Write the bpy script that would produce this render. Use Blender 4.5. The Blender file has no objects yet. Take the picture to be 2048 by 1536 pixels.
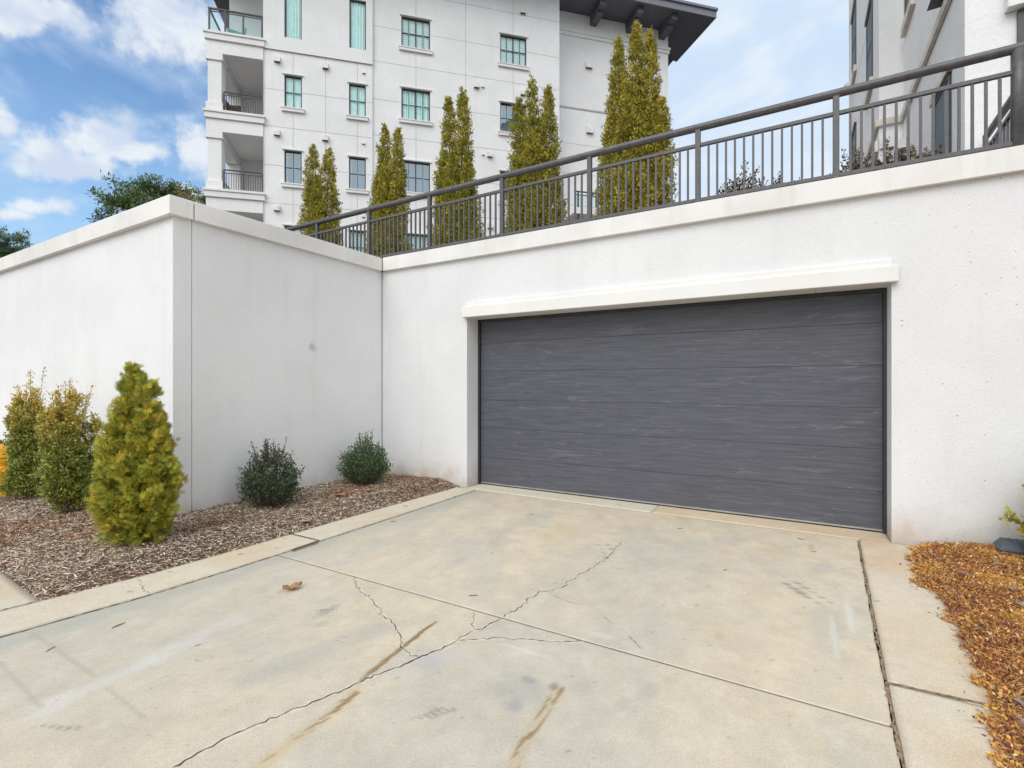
import bpy, math, random
import numpy as np
from mathutils import Vector, Matrix

R = math.radians
random.seed(7)
rng = np.random.default_rng(11)
scene = bpy.context.scene

# ------------------------------------------------------------------ camera
YAW = R(30.2)
cam_data = bpy.data.cameras.new("camera")
cam_data.sensor_width = 36.0
cam_data.lens = 36.0 * 984 / 2048
cam_data.clip_start = 0.05
cam_data.clip_end = 5000
cam = bpy.data.objects.new("camera", cam_data)
scene.collection.objects.link(cam)
cam.location = (0, 0, 1.47)
cam.rotation_euler = (R(90), 0, YAW)
scene.camera = cam

# ------------------------------------------------------------------ light
SUN_DIR = Vector((0.02, -0.82, 0.80)).normalized()      # towards the sun
EXPOSURE = 0.90
scene.view_settings.view_transform = 'Standard'
scene.view_settings.look = 'None'
scene.view_settings.gamma = 1
scene.view_settings.exposure = EXPOSURE
scene.view_settings.use_curve_mapping = False

sun_data = bpy.data.lights.new("sun", 'SUN')
sun_data.energy = 1.0
sun_data.angle = R(45)
sun_data.color = (1.0, 0.97, 0.93)
sun = bpy.data.objects.new("sun", sun_data)
scene.collection.objects.link(sun)
sun.rotation_euler = SUN_DIR.to_track_quat('Z', 'Y').to_euler()
sun.location = (0, -5, 30)


class NT:
    """small helper for node trees"""
    def __init__(self, tree):
        self.t = tree
        tree.nodes.clear()

    def n(self, typ, **kw):
        nd = self.t.nodes.new(typ)
        for k, v in kw.items():
            setattr(nd, k, v)
        return nd

    def set(self, sock, v):
        if isinstance(v, bpy.types.NodeSocket):
            self.t.links.new(v, sock)
        elif v is not None:
            sock.default_value = v

    def m(self, op, a, b=None, c=None, clamp=False):
        nd = self.n('ShaderNodeMath', operation=op, use_clamp=clamp)
        self.set(nd.inputs[0], a)
        self.set(nd.inputs[1], b)
        self.set(nd.inputs[2], c)
        return nd.outputs[0]

    def v(self, op, a, b=None, out=0):
        nd = self.n('ShaderNodeVectorMath', operation=op)
        self.set(nd.inputs[0], a)
        self.set(nd.inputs[1], b)
        return nd.outputs[out]

    def m_vec(self, a, b):
        return self.v('MULTIPLY', a, b)

    def noise(self, vec, scale, detail=4, rough=0.55, dist=0.0, out=0):
        nd = self.n('ShaderNodeTexNoise')
        self.set(nd.inputs['Vector'], vec)
        nd.inputs['Scale'].default_value = scale
        nd.inputs['Detail'].default_value = detail
        nd.inputs['Roughness'].default_value = rough
        nd.inputs['Distortion'].default_value = dist
        return nd.outputs[out]

    def ramp(self, f, lo, hi, a=0.0, b=1.0, smooth=True):
        nd = self.n('ShaderNodeMapRange')
        nd.interpolation_type = 'SMOOTHSTEP' if smooth else 'LINEAR'
        nd.clamp = True if not smooth else nd.clamp
        self.set(nd.inputs['Value'], f)
        for k, vv in (('From Min', lo), ('From Max', hi), ('To Min', a), ('To Max', b)):
            nd.inputs[k].default_value = vv
        return nd.outputs[0]

    def mix(self, f, a, b, mode='MIX'):
        nd = self.n('ShaderNodeMix', data_type='RGBA', blend_type=mode)
        self.set(nd.inputs[0], f)
        self.set(nd.inputs[6], col4(a))
        self.set(nd.inputs[7], col4(b))
        return nd.outputs[2]

    def mapping(self, vec, scale=(1, 1, 1), rot=(0, 0, 0), loc=(0, 0, 0)):
        nd = self.n('ShaderNodeMapping')
        self.set(nd.inputs['Vector'], vec)
        nd.inputs['Scale'].default_value = scale
        nd.inputs['Rotation'].default_value = rot
        nd.inputs['Location'].default_value = loc
        return nd.outputs[0]


def col4(c):
    if isinstance(c, (tuple, list)) and len(c) == 3:
        return (c[0], c[1], c[2], 1.0)
    return c


# ------------------------------------------------------------------ sky
world = bpy.data.worlds.new("World")
scene.world = world
world.use_nodes = True
w = NT(world.node_tree)
sky = w.n('ShaderNodeTexSky')
sky.sky_type = 'NISHITA'
sky.sun_disc = False
sky.sun_elevation = math.asin(SUN_DIR.z)
sky.sun_rotation = math.atan2(SUN_DIR.x, SUN_DIR.y)
sky.air_density = 1.0
sky.dust_density = 0.6
sky.ozone_density = 1.6
dirv = w.n('ShaderNodeTexCoord').outputs['Generated']

FWD = Vector((-math.sin(YAW), math.cos(YAW), 0))
RGT = Vector((math.cos(YAW), math.sin(YAW), 0))
UPV = Vector((0, 0, 1))


def cloud_blob(az, el, rh, rv, tilt=13.0):
    """soft ellipse of directions: az/el of the centre in degrees, radii in degrees"""
    a, e = R(az), R(el)
    c = Vector((math.sin(a) * math.cos(e), math.cos(a) * math.cos(e), math.sin(e)))
    h = Vector((math.cos(a), -math.sin(a), 0))
    t = h.cross(c) * 1.0
    t.normalize()
    if t.z < 0:
        t = -t
    ct, st = math.cos(R(tilt)), math.sin(R(tilt))
    h2 = h * ct + t * st
    t2 = t * ct - h * st
    d = w.v('SUBTRACT', dirv, tuple(c))
    x = w.m('DIVIDE', w.v('DOT_PRODUCT', d, tuple(h2), out=1), math.sin(R(rh)))
    y = w.m('DIVIDE', w.v('DOT_PRODUCT', d, tuple(t2), out=1), math.sin(R(rv)))
    r = w.m('SQRT', w.m('ADD', w.m('MULTIPLY', x, x), w.m('MULTIPLY', y, y)))
    return w.m('SUBTRACT', 1.0, r), y


# compass azimuth (from +Y towards +X) and elevation, cumulus clouds over the trees
CLOUDS = [(-69.6, 21.2, 2.8, 2.1), (-73.6, 19.1, 2.4, 2.1), (-67.7, 20.5, 2.6, 1.2), (-71.8, 18.2, 4.4, 1.2), (-75.2, 17.8, 1.2, 1.1), (-76.1, 20.5, 1.0, 1.6), (-73.1, 28.8, 5.1, 1.9), (-64.5, 30.9, 8.0, 3.0), (-75.2, 27.6, 2.7, 1.4), (-62.4, 21.7, 1.8, 2.7), (-74.6, 14.5, 2.5, 0.8), (-75.8, 13.6, 1.8, 0.8), (-65.4, 17.0, 4.8, 1.3)]
blobs = [cloud_blob(*c) for c in CLOUDS]
dens = blobs[0][0]
for b_, _ in blobs[1:]:
    dens = w.m('MAXIMUM', dens, b_)
dens = w.m('MAXIMUM', dens, -1.0)
warp = w.noise(dirv, 15.0, 6, 0.55, 0.0)
fine = w.noise(dirv, 40.0, 6, 0.6)
mass = w.m('ADD', dens, w.m('ADD', w.m('MULTIPLY', w.m('SUBTRACT', warp, 0.5), 2.2),
                            w.m('MULTIPLY', w.m('SUBTRACT', fine, 0.5), 1.3)))
cum = w.ramp(mass, -0.12, 0.62)
# thin high veil: faint streaks, closing to a bright white sheet everywhere but the north west, added as fill where unseen
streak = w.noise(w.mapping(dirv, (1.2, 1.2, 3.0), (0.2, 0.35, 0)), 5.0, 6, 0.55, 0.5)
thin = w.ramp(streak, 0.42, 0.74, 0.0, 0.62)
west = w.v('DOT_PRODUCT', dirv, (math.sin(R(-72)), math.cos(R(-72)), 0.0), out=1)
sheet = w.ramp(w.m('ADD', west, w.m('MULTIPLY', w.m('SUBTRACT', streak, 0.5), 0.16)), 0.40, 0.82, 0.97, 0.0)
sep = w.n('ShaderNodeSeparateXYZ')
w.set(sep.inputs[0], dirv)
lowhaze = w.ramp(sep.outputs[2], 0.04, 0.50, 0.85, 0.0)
south_fill = w.ramp(w.v('DOT_PRODUCT', dirv, (0.5, -0.866, 0.0), out=1), -0.30, 0.25)  # bright deck added in the unseen sky to lift light on the walls
south_fill = w.m('MAXIMUM', south_fill, w.ramp(sep.outputs[1], -0.20, 0.12, 1.0, 0.0))
sheet = w.m('MAXIMUM', sheet, south_fill)
blue = w.mix(1.0, sky.outputs[0], (0.80, 0.97, 1.06), 'MULTIPLY')
col = w.mix(lowhaze, blue, (2.4, 3.7, 5.15))
col = w.mix(thin, col, (3.3, 4.1, 5.15))
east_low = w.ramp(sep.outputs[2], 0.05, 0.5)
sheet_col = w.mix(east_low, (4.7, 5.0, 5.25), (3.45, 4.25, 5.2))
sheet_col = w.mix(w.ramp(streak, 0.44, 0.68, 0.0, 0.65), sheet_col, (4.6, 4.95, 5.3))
sheet_col = w.mix(south_fill, sheet_col, (6.2, 6.5, 6.9))
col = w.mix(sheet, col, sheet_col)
shade = w.ramp(w.noise(w.mapping(dirv, (1, 1, 1.6), (0, 0, 0), (0.02, 0, 0.03)), 11.0, 5, 0.55), 0.38, 0.60)
ccol = w.mix(shade, (3.5, 3.95, 4.75), (4.6, 4.85, 5.1))
col = w.mix(w.m('MULTIPLY', cum, 0.93), col, ccol)
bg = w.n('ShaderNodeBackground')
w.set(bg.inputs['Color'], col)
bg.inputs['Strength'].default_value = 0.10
wo = w.n('ShaderNodeOutputWorld')
w.t.links.new(bg.outputs[0], wo.inputs['Surface'])


# ------------------------------------------------------------------ materials
def new_mat(name):
    m = bpy.data.materials.new(name)
    m.use_nodes = True
    t = NT(m.node_tree)
    out = t.n('ShaderNodeOutputMaterial')
    p = t.n('ShaderNodeBsdfPrincipled')
    t.t.links.new(p.outputs[0], out.inputs['Surface'])
    t.out, t.p = out, p
    return m, t


def bump(t, h, strength=0.3, dist=0.01):
    b = t.n('ShaderNodeBump')
    b.inputs['Strength'].default_value = strength
    b.inputs['Distance'].default_value = dist
    t.set(b.inputs['Height'], h)
    t.t.links.new(b.outputs[0], t.p.inputs['Normal'])


def wpos(t):
    return t.n('ShaderNodeNewGeometry').outputs['Position']


def opos(t):
    return t.n('ShaderNodeTexCoord').outputs['Object']


def plain(name, c, rough=0.5, metal=0.0, var=0.12, scale=6.0, bmp=0.0, bscale=60, spec=None):
    m, t = new_mat(name)
    o = opos(t)
    nz = t.noise(o, scale, 5, 0.6)
    lo = tuple(x * (1 - var) for x in c)
    hi = tuple(min(1, x * (1 + var)) for x in c)
    t.set(t.p.inputs['Base Color'], t.mix(t.ramp(nz, 0.3, 0.7), lo, hi))
    t.p.inputs['Roughness'].default_value = rough
    t.p.inputs['Metallic'].default_value = metal
    if spec is not None:
        t.p.inputs['Specular IOR Level'].default_value = spec
    if bmp:
        bump(t, t.noise(o, bscale, 4, 0.6), bmp, 0.006)
    return m


def stucco(name, c, grain=70, strength=0.55, stain=0.0, specks=False, streaks=0.0, gdist=0.01, mott=0.05, zstain=0.05, scuff=None):
    m, t = new_mat(name)
    P = wpos(t)
    mot = t.noise(P, 0.9, 6, 0.6)
    fine = t.noise(P, grain, 5, 0.7)
    mid = t.noise(P, 9, 5, 0.65)
    base = t.mix(t.ramp(mot, 0.32, 0.68), tuple(x * (1 - mott) for x in c), tuple(min(0.86, x * (1 + mott * 0.4)) for x in c))
    base = t.mix(t.ramp(fine, 0.25, 0.6, 0.30, 0.0), base, tuple(x * 0.72 for x in c))
    base = t.mix(t.ramp(mid, 0.30, 0.5, 0.12, 0.0), base, tuple(x * 0.86 for x in c))
    sp = t.n('ShaderNodeSeparateXYZ')
    t.set(sp.inputs[0], P)
    if stain:
        hgt = t.m('ADD', sp.outputs[2], t.m('MULTIPLY', t.m('SUBTRACT', t.noise(P, 2.2, 5, 0.65), 0.5), -0.75))
        f = t.ramp(hgt, zstain - 0.1, zstain + 0.30, stain, 0.0)
        sc = t.mix(t.ramp(t.noise(P, 1.3, 4, 0.6), 0.42, 0.62), (0.47, 0.44, 0.38), (0.50, 0.33, 0.19))
        base = t.mix(f, base, sc)
    if scuff:
        d_ = t.v('LENGTH', t.m_vec(t.v('SUBTRACT', P, scuff), (0.0, 1.0, 1.0)), out=1)
        d_ = t.m('ADD', d_, t.m('MULTIPLY', t.m('SUBTRACT', t.noise(P, 14, 4, 0.6), 0.5), 0.08))
        base = t.mix(t.ramp(d_, 0.015, 0.085, 0.50, 0.0), base, (0.30, 0.31, 0.33))
    if streaks:
        st = t.noise(t.mapping(P, (5, 5, 0.35)), 1.2, 5, 0.6)
        base = t.mix(t.ramp(st, 0.50, 0.78, 0.0, streaks), base, tuple(a * b for a, b in zip(c, (0.80, 0.79, 0.76))))
    if specks:
        vo = t.n('ShaderNodeTexVoronoi', voronoi_dimensions='2D')
        cb = t.n('ShaderNodeCombineXYZ')
        t.set(cb.inputs[0], t.m('ADD', sp.outputs[0], t.m('MULTIPLY', t.noise(P, 45, 3), 0.05)))
        t.set(cb.inputs[1], t.m('MULTIPLY', sp.outputs[2], 0.75))
        t.set(vo.inputs['Vector'], cb.outputs[0])
        vo.inputs['Scale'].default_value = 10.5
        nz = t.noise(P, 1.3, 3)
        rnd = t.n('ShaderNodeSeparateColor')
        t.set(rnd.inputs[0], vo.outputs['Color'])
        rad = t.m('MULTIPLY', t.ramp(nz, 0.34, 0.62, 0.35, 1.0), t.ramp(rnd.outputs[0], 0.60, 1.0, 0.0, 0.058))
        # only towards the right end of this wall
        rad = t.m('MULTIPLY', rad, t.ramp(sp.outputs[0], -3.6, 0.4))
        jag = t.m('ADD', vo.outputs['Distance'], t.m('MULTIPLY', t.m('SUBTRACT', t.noise(P, 85, 3), 0.5), 0.07))
        f = t.m('LESS_THAN', jag, rad)
        base = t.mix(t.m('MULTIPLY', f, 0.70), base, (0.19, 0.18, 0.17))
    t.set(t.p.inputs['Base Color'], base)
    t.p.inputs['Roughness'].default_value = 0.9
    t.p.inputs['Specular IOR Level'].default_value = 0.2
    bump(t, fine, strength, gdist)
    return m


def vcol_mat(name, rough=0.6, transl=0.0, spec=0.3, nvar=0.0, nscale=40, bmp=0.0, bscale=200, bdist=0.004):
    """base colour from the mesh's own colour attribute (leaf to leaf, chip to chip variation)"""
    m, t = new_mat(name)
    a = t.n('ShaderNodeAttribute')
    a.attribute_name = 'Col'
    c = a.outputs['Color']
    if nvar:
        f = t.ramp(t.noise(wpos(t), nscale, 6, 0.7), 0.25, 0.75, 1 - nvar, 1 + nvar, smooth=False)
        c = t.v('SCALE', c)
        c.node.inputs[0].default_value = (0, 0, 0)
        t.set(c.node.inputs[0], a.outputs['Color'])
        t.set(c.node.inputs['Scale'], f)
    t.set(t.p.inputs['Base Color'], c)
    t.p.inputs['Roughness'].default_value = rough
    t.p.inputs['Specular IOR Level'].default_value = spec
    if bmp:
        bump(t, t.noise(wpos(t), bscale, 5, 0.7), bmp, bdist)
    if transl:
        tr = t.n('ShaderNodeBsdfTranslucent')
        t.set(tr.inputs['Color'], c)
        mx = t.n('ShaderNodeMixShader')
        mx.inputs[0].default_value = transl
        t.t.links.new(t.p.outputs[0], mx.inputs[1])
        t.t.links.new(tr.outputs[0], mx.inputs[2])
        t.t.links.new(mx.outputs[0], t.out.inputs['Surface'])
    return m


def glass_mat(name, tint, refl=0.35, rough=0.02):
    m, t = new_mat(name)
    tr = t.n('ShaderNodeBsdfTransparent')
    tr.inputs['Color'].default_value = col4(tint)
    gl = t.n('ShaderNodeBsdfGlossy')
    gl.inputs['Roughness'].default_value = rough
    gl.inputs['Color'].default_value = (0.80, 0.92, 1.0, 1)
    wav = t.noise(opos(t), 1.6, 2)
    bp = t.n('ShaderNodeBump')
    bp.inputs['Strength'].default_value = 0.04
    bp.inputs['Distance'].default_value = 0.05
    t.set(bp.inputs['Height'], wav)
    t.t.links.new(bp.outputs[0], gl.inputs['Normal'])
    lw = t.n('ShaderNodeLayerWeight')
    lw.inputs['Blend'].default_value = 0.12
    f = t.m('ADD', t.m('MULTIPLY', lw.outputs['Fresnel'], 0.7), refl * 0.6, clamp=True)
    mx = t.n('ShaderNodeMixShader')
    t.set(mx.inputs[0], f)
    t.t.links.new(tr.outputs[0], mx.inputs[1])
    t.t.links.new(gl.outputs[0], mx.inputs[2])
    t.t.links.new(mx.outputs[0], t.out.inputs['Surface'])
    return m


M = {}
M['white_stucco'] = stucco('white_stucco', (0.75, 0.755, 0.755), 75, 0.42, stain=0.75, specks=True, streaks=0.28)
M['left_stucco'] = stucco('left_stucco', (0.79, 0.795, 0.795), 75, 0.6, stain=0.7, streaks=0.22, scuff=(-5.71, 4.418, 1.966))
M['coping'] = stucco('coping', (0.79, 0.775, 0.745), 110, 0.3, streaks=0.55, mott=0.12)
M['lintel'] = stucco('lintel', (0.80, 0.79, 0.76), 110, 0.25, streaks=0.2)
M['building_stucco'] = stucco('building_stucco', (0.82, 0.815, 0.81), 26, 0.4, streaks=0.25, gdist=0.02)
M['building_trim'] = stucco('building_trim', (0.79, 0.78, 0.765), 40, 0.2, streaks=0.3)
M['joint_line'] = plain('joint_line', (0.43, 0.42, 0.41), 0.9)
M['soffit_grey'] = plain('soffit_grey', (0.105, 0.105, 0.125), 0.6, var=0.1)
M['fascia_grey'] = plain('fascia_grey', (0.17, 0.175, 0.20), 0.5, var=0.08)
M['frame_dark'] = plain('frame_dark', (0.035, 0.038, 0.042), 0.4)
M['rail_paint'] = plain('rail_paint', (0.082, 0.080, 0.084), 0.42, var=0.16, scale=30, bmp=0.06, bscale=300)
M['rail_worn'] = None
M['glass_teal'] = glass_mat('glass_teal', (0.88, 1.0, 0.98), 0.12)
M['glass_blue'] = glass_mat('glass_blue', (0.62, 0.72, 0.76), 0.50)
M['glass_clear'] = glass_mat('glass_clear', (0.80, 0.93, 0.92), 0.12)
M['curtain'] = plain('curtain', (0.74, 0.86, 0.84), 0.85, var=0.06)
M['blind'] = plain('blind', (0.78, 0.84, 0.83), 0.6, var=0.04)
M['room_dark'] = plain('room_dark', (0.22, 0.31, 0.37), 0.8)
M['vent_white'] = plain('vent_white', (0.74, 0.73, 0.70), 0.5)
M['vent_dark'] = plain('vent_dark', (0.10, 0.10, 0.10), 0.6)
M['tan_trim'] = plain('tan_trim', (0.64, 0.59, 0.51), 0.8)
M['bark'] = plain('bark', (0.13, 0.09, 0.065), 0.9, var=0.3, scale=25, bmp=0.5, bscale=80)
M['strap'] = plain('strap', (0.03, 0.035, 0.03), 0.7)
M['cedar_leaf'] = vcol_mat('cedar_leaf', 0.55, 0.32)
M['broad_leaf'] = vcol_mat('broad_leaf', 0.38, 0.15, spec=0.5)
M['pine_needle'] = vcol_mat('pine_needle', 0.6, 0.12)
M['dry_leaf'] = vcol_mat('dry_leaf', 0.75, 0.18)
M['wood_chip'] = vcol_mat('wood_chip', 0.9, 0.0, spec=0.1)
M['concrete'] = vcol_mat('concrete', 0.88, 0.0, spec=0.2, nvar=0.24, nscale=120, bmp=0.35, bscale=160, bdist=0.003)
M['crack'] = plain('crack', (0.055, 0.047, 0.038), 0.95, var=0.4, scale=30)
M['crack_faint'] = plain('crack_faint', (0.26, 0.19, 0.11), 0.95, var=0.4, scale=30)
M['joint_dirt'] = plain('joint_dirt', (0.23, 0.165, 0.10), 0.95, var=0.5, scale=40)
M['soil'] = plain('soil', (0.10, 0.07, 0.05), 0.95, var=0.4, scale=9, bmp=0.6, bscale=40)
M['bed_soil'] = plain('bed_soil', (0.16, 0.085, 0.04), 0.95, var=0.4, scale=20, bmp=0.6, bscale=60)
M['turf'] = plain('turf', (0.09, 0.11, 0.04), 0.95, var=0.4, scale=2)
M['hydrant_yellow'] = plain('hydrant_yellow', (0.80, 0.42, 0.025), 0.42, var=0.12, scale=12, bmp=0.15, bscale=70)
M['hydrant_nut'] = plain('hydrant_nut', (0.16, 0.055, 0.03), 0.6, var=0.3, scale=30)
M['slate_plastic'] = plain('slate_plastic', (0.055, 0.075, 0.105), 0.42, var=0.2, scale=9)
M['wicker'] = plain('wicker', (0.045, 0.035, 0.03), 0.7, var=0.3, scale=50)
M['cushion_green'] = plain('cushion_green', (0.16, 0.36, 0.30), 0.8)
M['chair_grey'] = plain('chair_grey', (0.35, 0.42, 0.46), 0.7)
M['aluminium'] = plain('aluminium', (0.45, 0.44, 0.42), 0.4, metal=0.6)
M['rubber'] = plain('rubber', (0.03, 0.03, 0.03), 0.7)
M['twig'] = plain('twig', (0.14, 0.09, 0.055), 0.9, var=0.3, scale=60)
M['dead_leaf'] = plain('dead_leaf', (0.36, 0.19, 0.11), 0.8, var=0.35, scale=40)


def door_material():
    m, t = new_mat('door_woodgrain')
    P = opos(t)
    g = t.noise(t.mapping(P, (1.2, 1, 26)), 2.2, 7, 0.65, 0.35)
    fine = t.noise(t.mapping(P, (6, 1, 130)), 2.0, 6, 0.7)
    wave = t.noise(t.mapping(P, (1.9, 1, 13)), 1.3, 3, 0.5, 1.6)
    pores = t.noise(P, 170, 3, 0.7)
    c = t.mix(t.ramp(g, 0.28, 0.72), (0.072, 0.075, 0.090), (0.112, 0.116, 0.136))
    c = t.mix(t.m('MULTIPLY', t.ramp(wave, 0.58, 0.72), t.ramp(fine, 0.38, 0.66, 0, 0.6)), c, (0.235, 0.24, 0.265))
    c = t.mix(t.ramp(pores, 0.30, 0.48, 0.35, 0.0), c, (0.045, 0.045, 0.052))
    t.set(t.p.inputs['Base Color'], c)
    t.p.inputs['Roughness'].default_value = 0.48
    t.p.inputs['Specular IOR Level'].default_value = 0.35
    bump(t, t.m('ADD', fine, t.m('MULTIPLY', pores, 0.5)), 0.25, 0.002)
    return m


M['door'] = door_material()


def worn_rail():
    m, t = new_mat('rail_worn')
    P = wpos(t)
    f = t.ramp(t.noise(t.mapping(P, (1, 1, 0.45)), 42, 5, 0.75), 0.66, 0.70)
    f = t.m('MULTIPLY', f, t.ramp(t.noise(P, 5, 3), 0.46, 0.6))
    c = t.mix(t.ramp(t.noise(P, 20, 5), 0.3, 0.7), (0.072, 0.070, 0.074), (0.100, 0.096, 0.100))
    t.set(t.p.inputs['Base Color'], t.mix(t.m('MULTIPLY', f, 0.8), c, (0.5, 0.48, 0.46)))
    t.p.inputs['Roughness'].default_value = 0.42
    return m


M['rail_worn'] = worn_rail()


# ------------------------------------------------------------------ mesh helpers
class MB:
    def __init__(self):
        self.v, self.f, self.mi = [], [], []

    def add(self, vs, fs, mi=0):
        o = len(self.v)
        self.v += [tuple(p) for p in vs]
        self.f += [tuple(i + o for i in q) for q in fs]
        self.mi += [mi] * len(fs)

    def quad(self, a, b, c, d, mi=0):
        self.add([a, b, c, d], [(0, 1, 2, 3)], mi)

    def box(self, x0, x1, y0, y1, z0, z1, mi=0):
        vs = [(x0, y0, z0), (x1, y0, z0), (x1, y1, z0), (x0, y1, z0), (x0, y0, z1), (x1, y0, z1), (x1, y1, z1), (x0, y1, z1)]
        self.add(vs, [(0, 3, 2, 1), (4, 5, 6, 7), (0, 1, 5, 4), (1, 2, 6, 5), (2, 3, 7, 6), (3, 0, 4, 7)], mi)

    def bar(self, p, q, wd, ht, mi=0, up=(0, 0, 1)):
        p, q = Vector(p), Vector(q)
        d = (q - p).normalized()
        u = Vector(up)
        s = d.cross(u)
        if s.length < 1e-4:
            s = Vector((1, 0, 0))
        s.normalize()
        u = s.cross(d).normalized()
        vs = []
        for c in (p, q):
            for a, b in ((-1, -1), (1, -1), (1, 1), (-1, 1)):
                vs.append(c + s * (a * wd / 2) + u * (b * ht / 2))
        self.add(vs, [(0, 1, 2, 3), (7, 6, 5, 4), (0, 4, 5, 1), (1, 5, 6, 2), (2, 6, 7, 3), (3, 7, 4, 0)], mi)

    def tube(self, pts, rad, n=10, mi=0, cap=True):
        pts = [Vector(p) for p in pts]
        rs = rad if isinstance(rad, (list, tuple)) else [rad] * len(pts)
        o = len(self.v)
        prev = None
        for i, p in enumerate(pts):
            a = pts[max(0, i - 1)]
            b = pts[min(len(pts) - 1, i + 1)]
            d = (b - a).normalized()
            if prev is None:
                s = d.cross(Vector((0, 0, 1)))
                if s.length < 1e-3:
                    s = d.cross(Vector((1, 0, 0)))
            else:
                s = prev - d * prev.dot(d)
            s.normalize()
            prev = s
            u = d.cross(s)
            for k in range(n):
                t = 2 * math.pi * k / n
                self.v.append(tuple(p + (s * math.cos(t) + u * math.sin(t)) * rs[i]))
        for i in range(len(pts) - 1):
            for k in range(n):
                a = o + i * n + k
                b = o + i * n + (k + 1) % n
                self.f.append((a, b, b + n, a + n))
                self.mi.append(mi)
        if cap:
            self.f.append(tuple(o + k for k in reversed(range(n))))
            self.f.append(tuple(o + (len(pts) - 1) * n + k for k in range(n)))
            self.mi += [mi, mi]

    def lathe(self, prof, c=(0, 0, 0), n=24, mi=0, axis='z'):
        o = len(self.v)
        for r, z in prof:
            for k in range(n):
                t = 2 * math.pi * k / n
                a, b = r * math.cos(t), r * math.sin(t)
                p = (a, b, z) if axis == 'z' else ((a, z, b) if axis == 'y' else (z, a, b))
                self.v.append((c[0] + p[0], c[1] + p[1], c[2] + p[2]))
        for i in range(len(prof) - 1):
            for k in range(n):
                a = o + i * n + k
                b = o + i * n + (k + 1) % n
                self.f.append((a, b, b + n, a + n))
                self.mi.append(mi)
        self.f.append(tuple(o + k for k in reversed(range(n))))
        self.f.append(tuple(o + (len(prof) - 1) * n + k for k in range(n)))
        self.mi += [mi, mi]

    def prism(self, poly, z0, z1, mi=0):
        n = len(poly)
        vs = [(p[0], p[1], z0) for p in poly] + [(p[0], p[1], z1) for p in poly]
        fs = [tuple(reversed(range(n))), tuple(range(n, 2 * n))]
        fs += [(i, (i + 1) % n, n + (i + 1) % n, n + i) for i in range(n)]
        self.add(vs, fs, mi)

    def build(self, name, mats, parent=None, local=False, bevel=0.0, smooth=False):
        me = bpy.data.meshes.new(name)
        vs = self.v
        if parent is not None and not local:
            L = world_loc(parent)
            vs = [(p[0] - L[0], p[1] - L[1], p[2] - L[2]) for p in vs]
        me.from_pydata(vs, [], self.f)
        if not isinstance(mats, (list, tuple)):
            mats = [mats]
        for m in mats:
            me.materials.append(m)
        me.polygons.foreach_set('material_index', self.mi)
        if smooth:
            me.polygons.foreach_set('use_smooth', [True] * len(me.polygons))
        me.update()
        o = bpy.data.objects.new(name, me)
        scene.collection.objects.link(o)
        if parent is not None:
            o.parent = parent
        if bevel:
            b = o.modifiers.new('bevel', 'BEVEL')
            b.width = bevel
            b.segments = 2
            b.limit_method = 'ANGLE'
        return o


LOC = {}


def world_loc(o):
    return LOC.get(o.name, (0, 0, 0))


def tag(o, label=None, cat=None, group=None, kind=None):
    if label:
        o['label'] = label
    if cat:
        o['category'] = cat
    if group:
        o['group'] = group
    if kind:
        o['kind'] = kind
    return o


def thing(name, label, cat, loc=(0, 0, 0), rz=0.0, group=None):
    o = bpy.data.objects.new(name, None)
    o.empty_display_size = 0.2
    scene.collection.objects.link(o)
    o.location = loc
    o.rotation_euler = (0, 0, rz)
    LOC[o.name] = tuple(loc)
    return tag(o, label, cat, group)


def child_loc(o, parent):
    """a part built in world coordinates: children of it subtract the same base"""
    LOC[o.name] = LOC[parent.name]
    return o


def np_mesh(name, V, F, C, mat, parent=None, smooth=False):
    """V (n,3), F (m,4) quads, C (n,3) colours -> mesh with a 'Col' point attribute"""
    me = bpy.data.meshes.new(name)
    if parent is not None:
        V = V - np.array(world_loc(parent))
    n, m = len(V), len(F)
    me.vertices.add(n)
    me.vertices.foreach_set('co', np.ascontiguousarray(V, dtype=np.float32).ravel())
    me.loops.add(m * 4)
    me.polygons.add(m)
    me.polygons.foreach_set('loop_start', np.arange(0, m * 4, 4, dtype=np.int32))
    me.loops.foreach_set('vertex_index', np.ascontiguousarray(F, dtype=np.int32).ravel())
    me.update(calc_edges=True)
    at = me.attributes.new('Col', 'FLOAT_COLOR', 'POINT')
    cc = np.ones((n, 4), dtype=np.float32)
    cc[:, :3] = C
    at.data.foreach_set('color', cc.ravel())
    if smooth:
        me.polygons.foreach_set('use_smooth', np.ones(m, dtype=bool))
    me.materials.append(mat)
    me.validate()
    o = bpy.data.objects.new(name, me)
    scene.collection.objects.link(o)
    if parent is not None:
        o.parent = parent
    return o


def unit(a):
    return a / np.maximum(np.linalg.norm(a, axis=-1, keepdims=True), 1e-9)


def leaf_arrays(P, D, L, W, C, fold=0.0, N=None, rg=rng, mid=0.5):
    """diamond leaves: base P, direction D, length L, width W, colour C"""
    n = len(P)
    D = unit(D)
    if N is None:
        N = rg.normal(size=(n, 3))
    S = unit(np.cross(D, N))
    U = unit(np.cross(S, D))
    L = np.broadcast_to(np.asarray(L, float), (n,))[:, None]
    W = np.broadcast_to(np.asarray(W, float), (n,))[:, None]
    a = P
    b = P + D * L * mid + S * W * 0.5 + U * W * fold
    c = P + D * L
    d = P + D * L * mid - S * W * 0.5 + U * W * fold
    V = np.stack([a, b, c, d], 1).reshape(-1, 3)
    F = np.arange(n * 4).reshape(-1, 4)
    return V, F, np.repeat(C, 4, axis=0)


def merge(parts):
    Vs, Fs, Cs, o = [], [], [], 0
    for V, F, C in parts:
        Vs.append(V)
        Fs.append(F + o)
        Cs.append(C)
        o += len(V)
    return np.concatenate(Vs), np.concatenate(Fs), np.concatenate(Cs)


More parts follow.
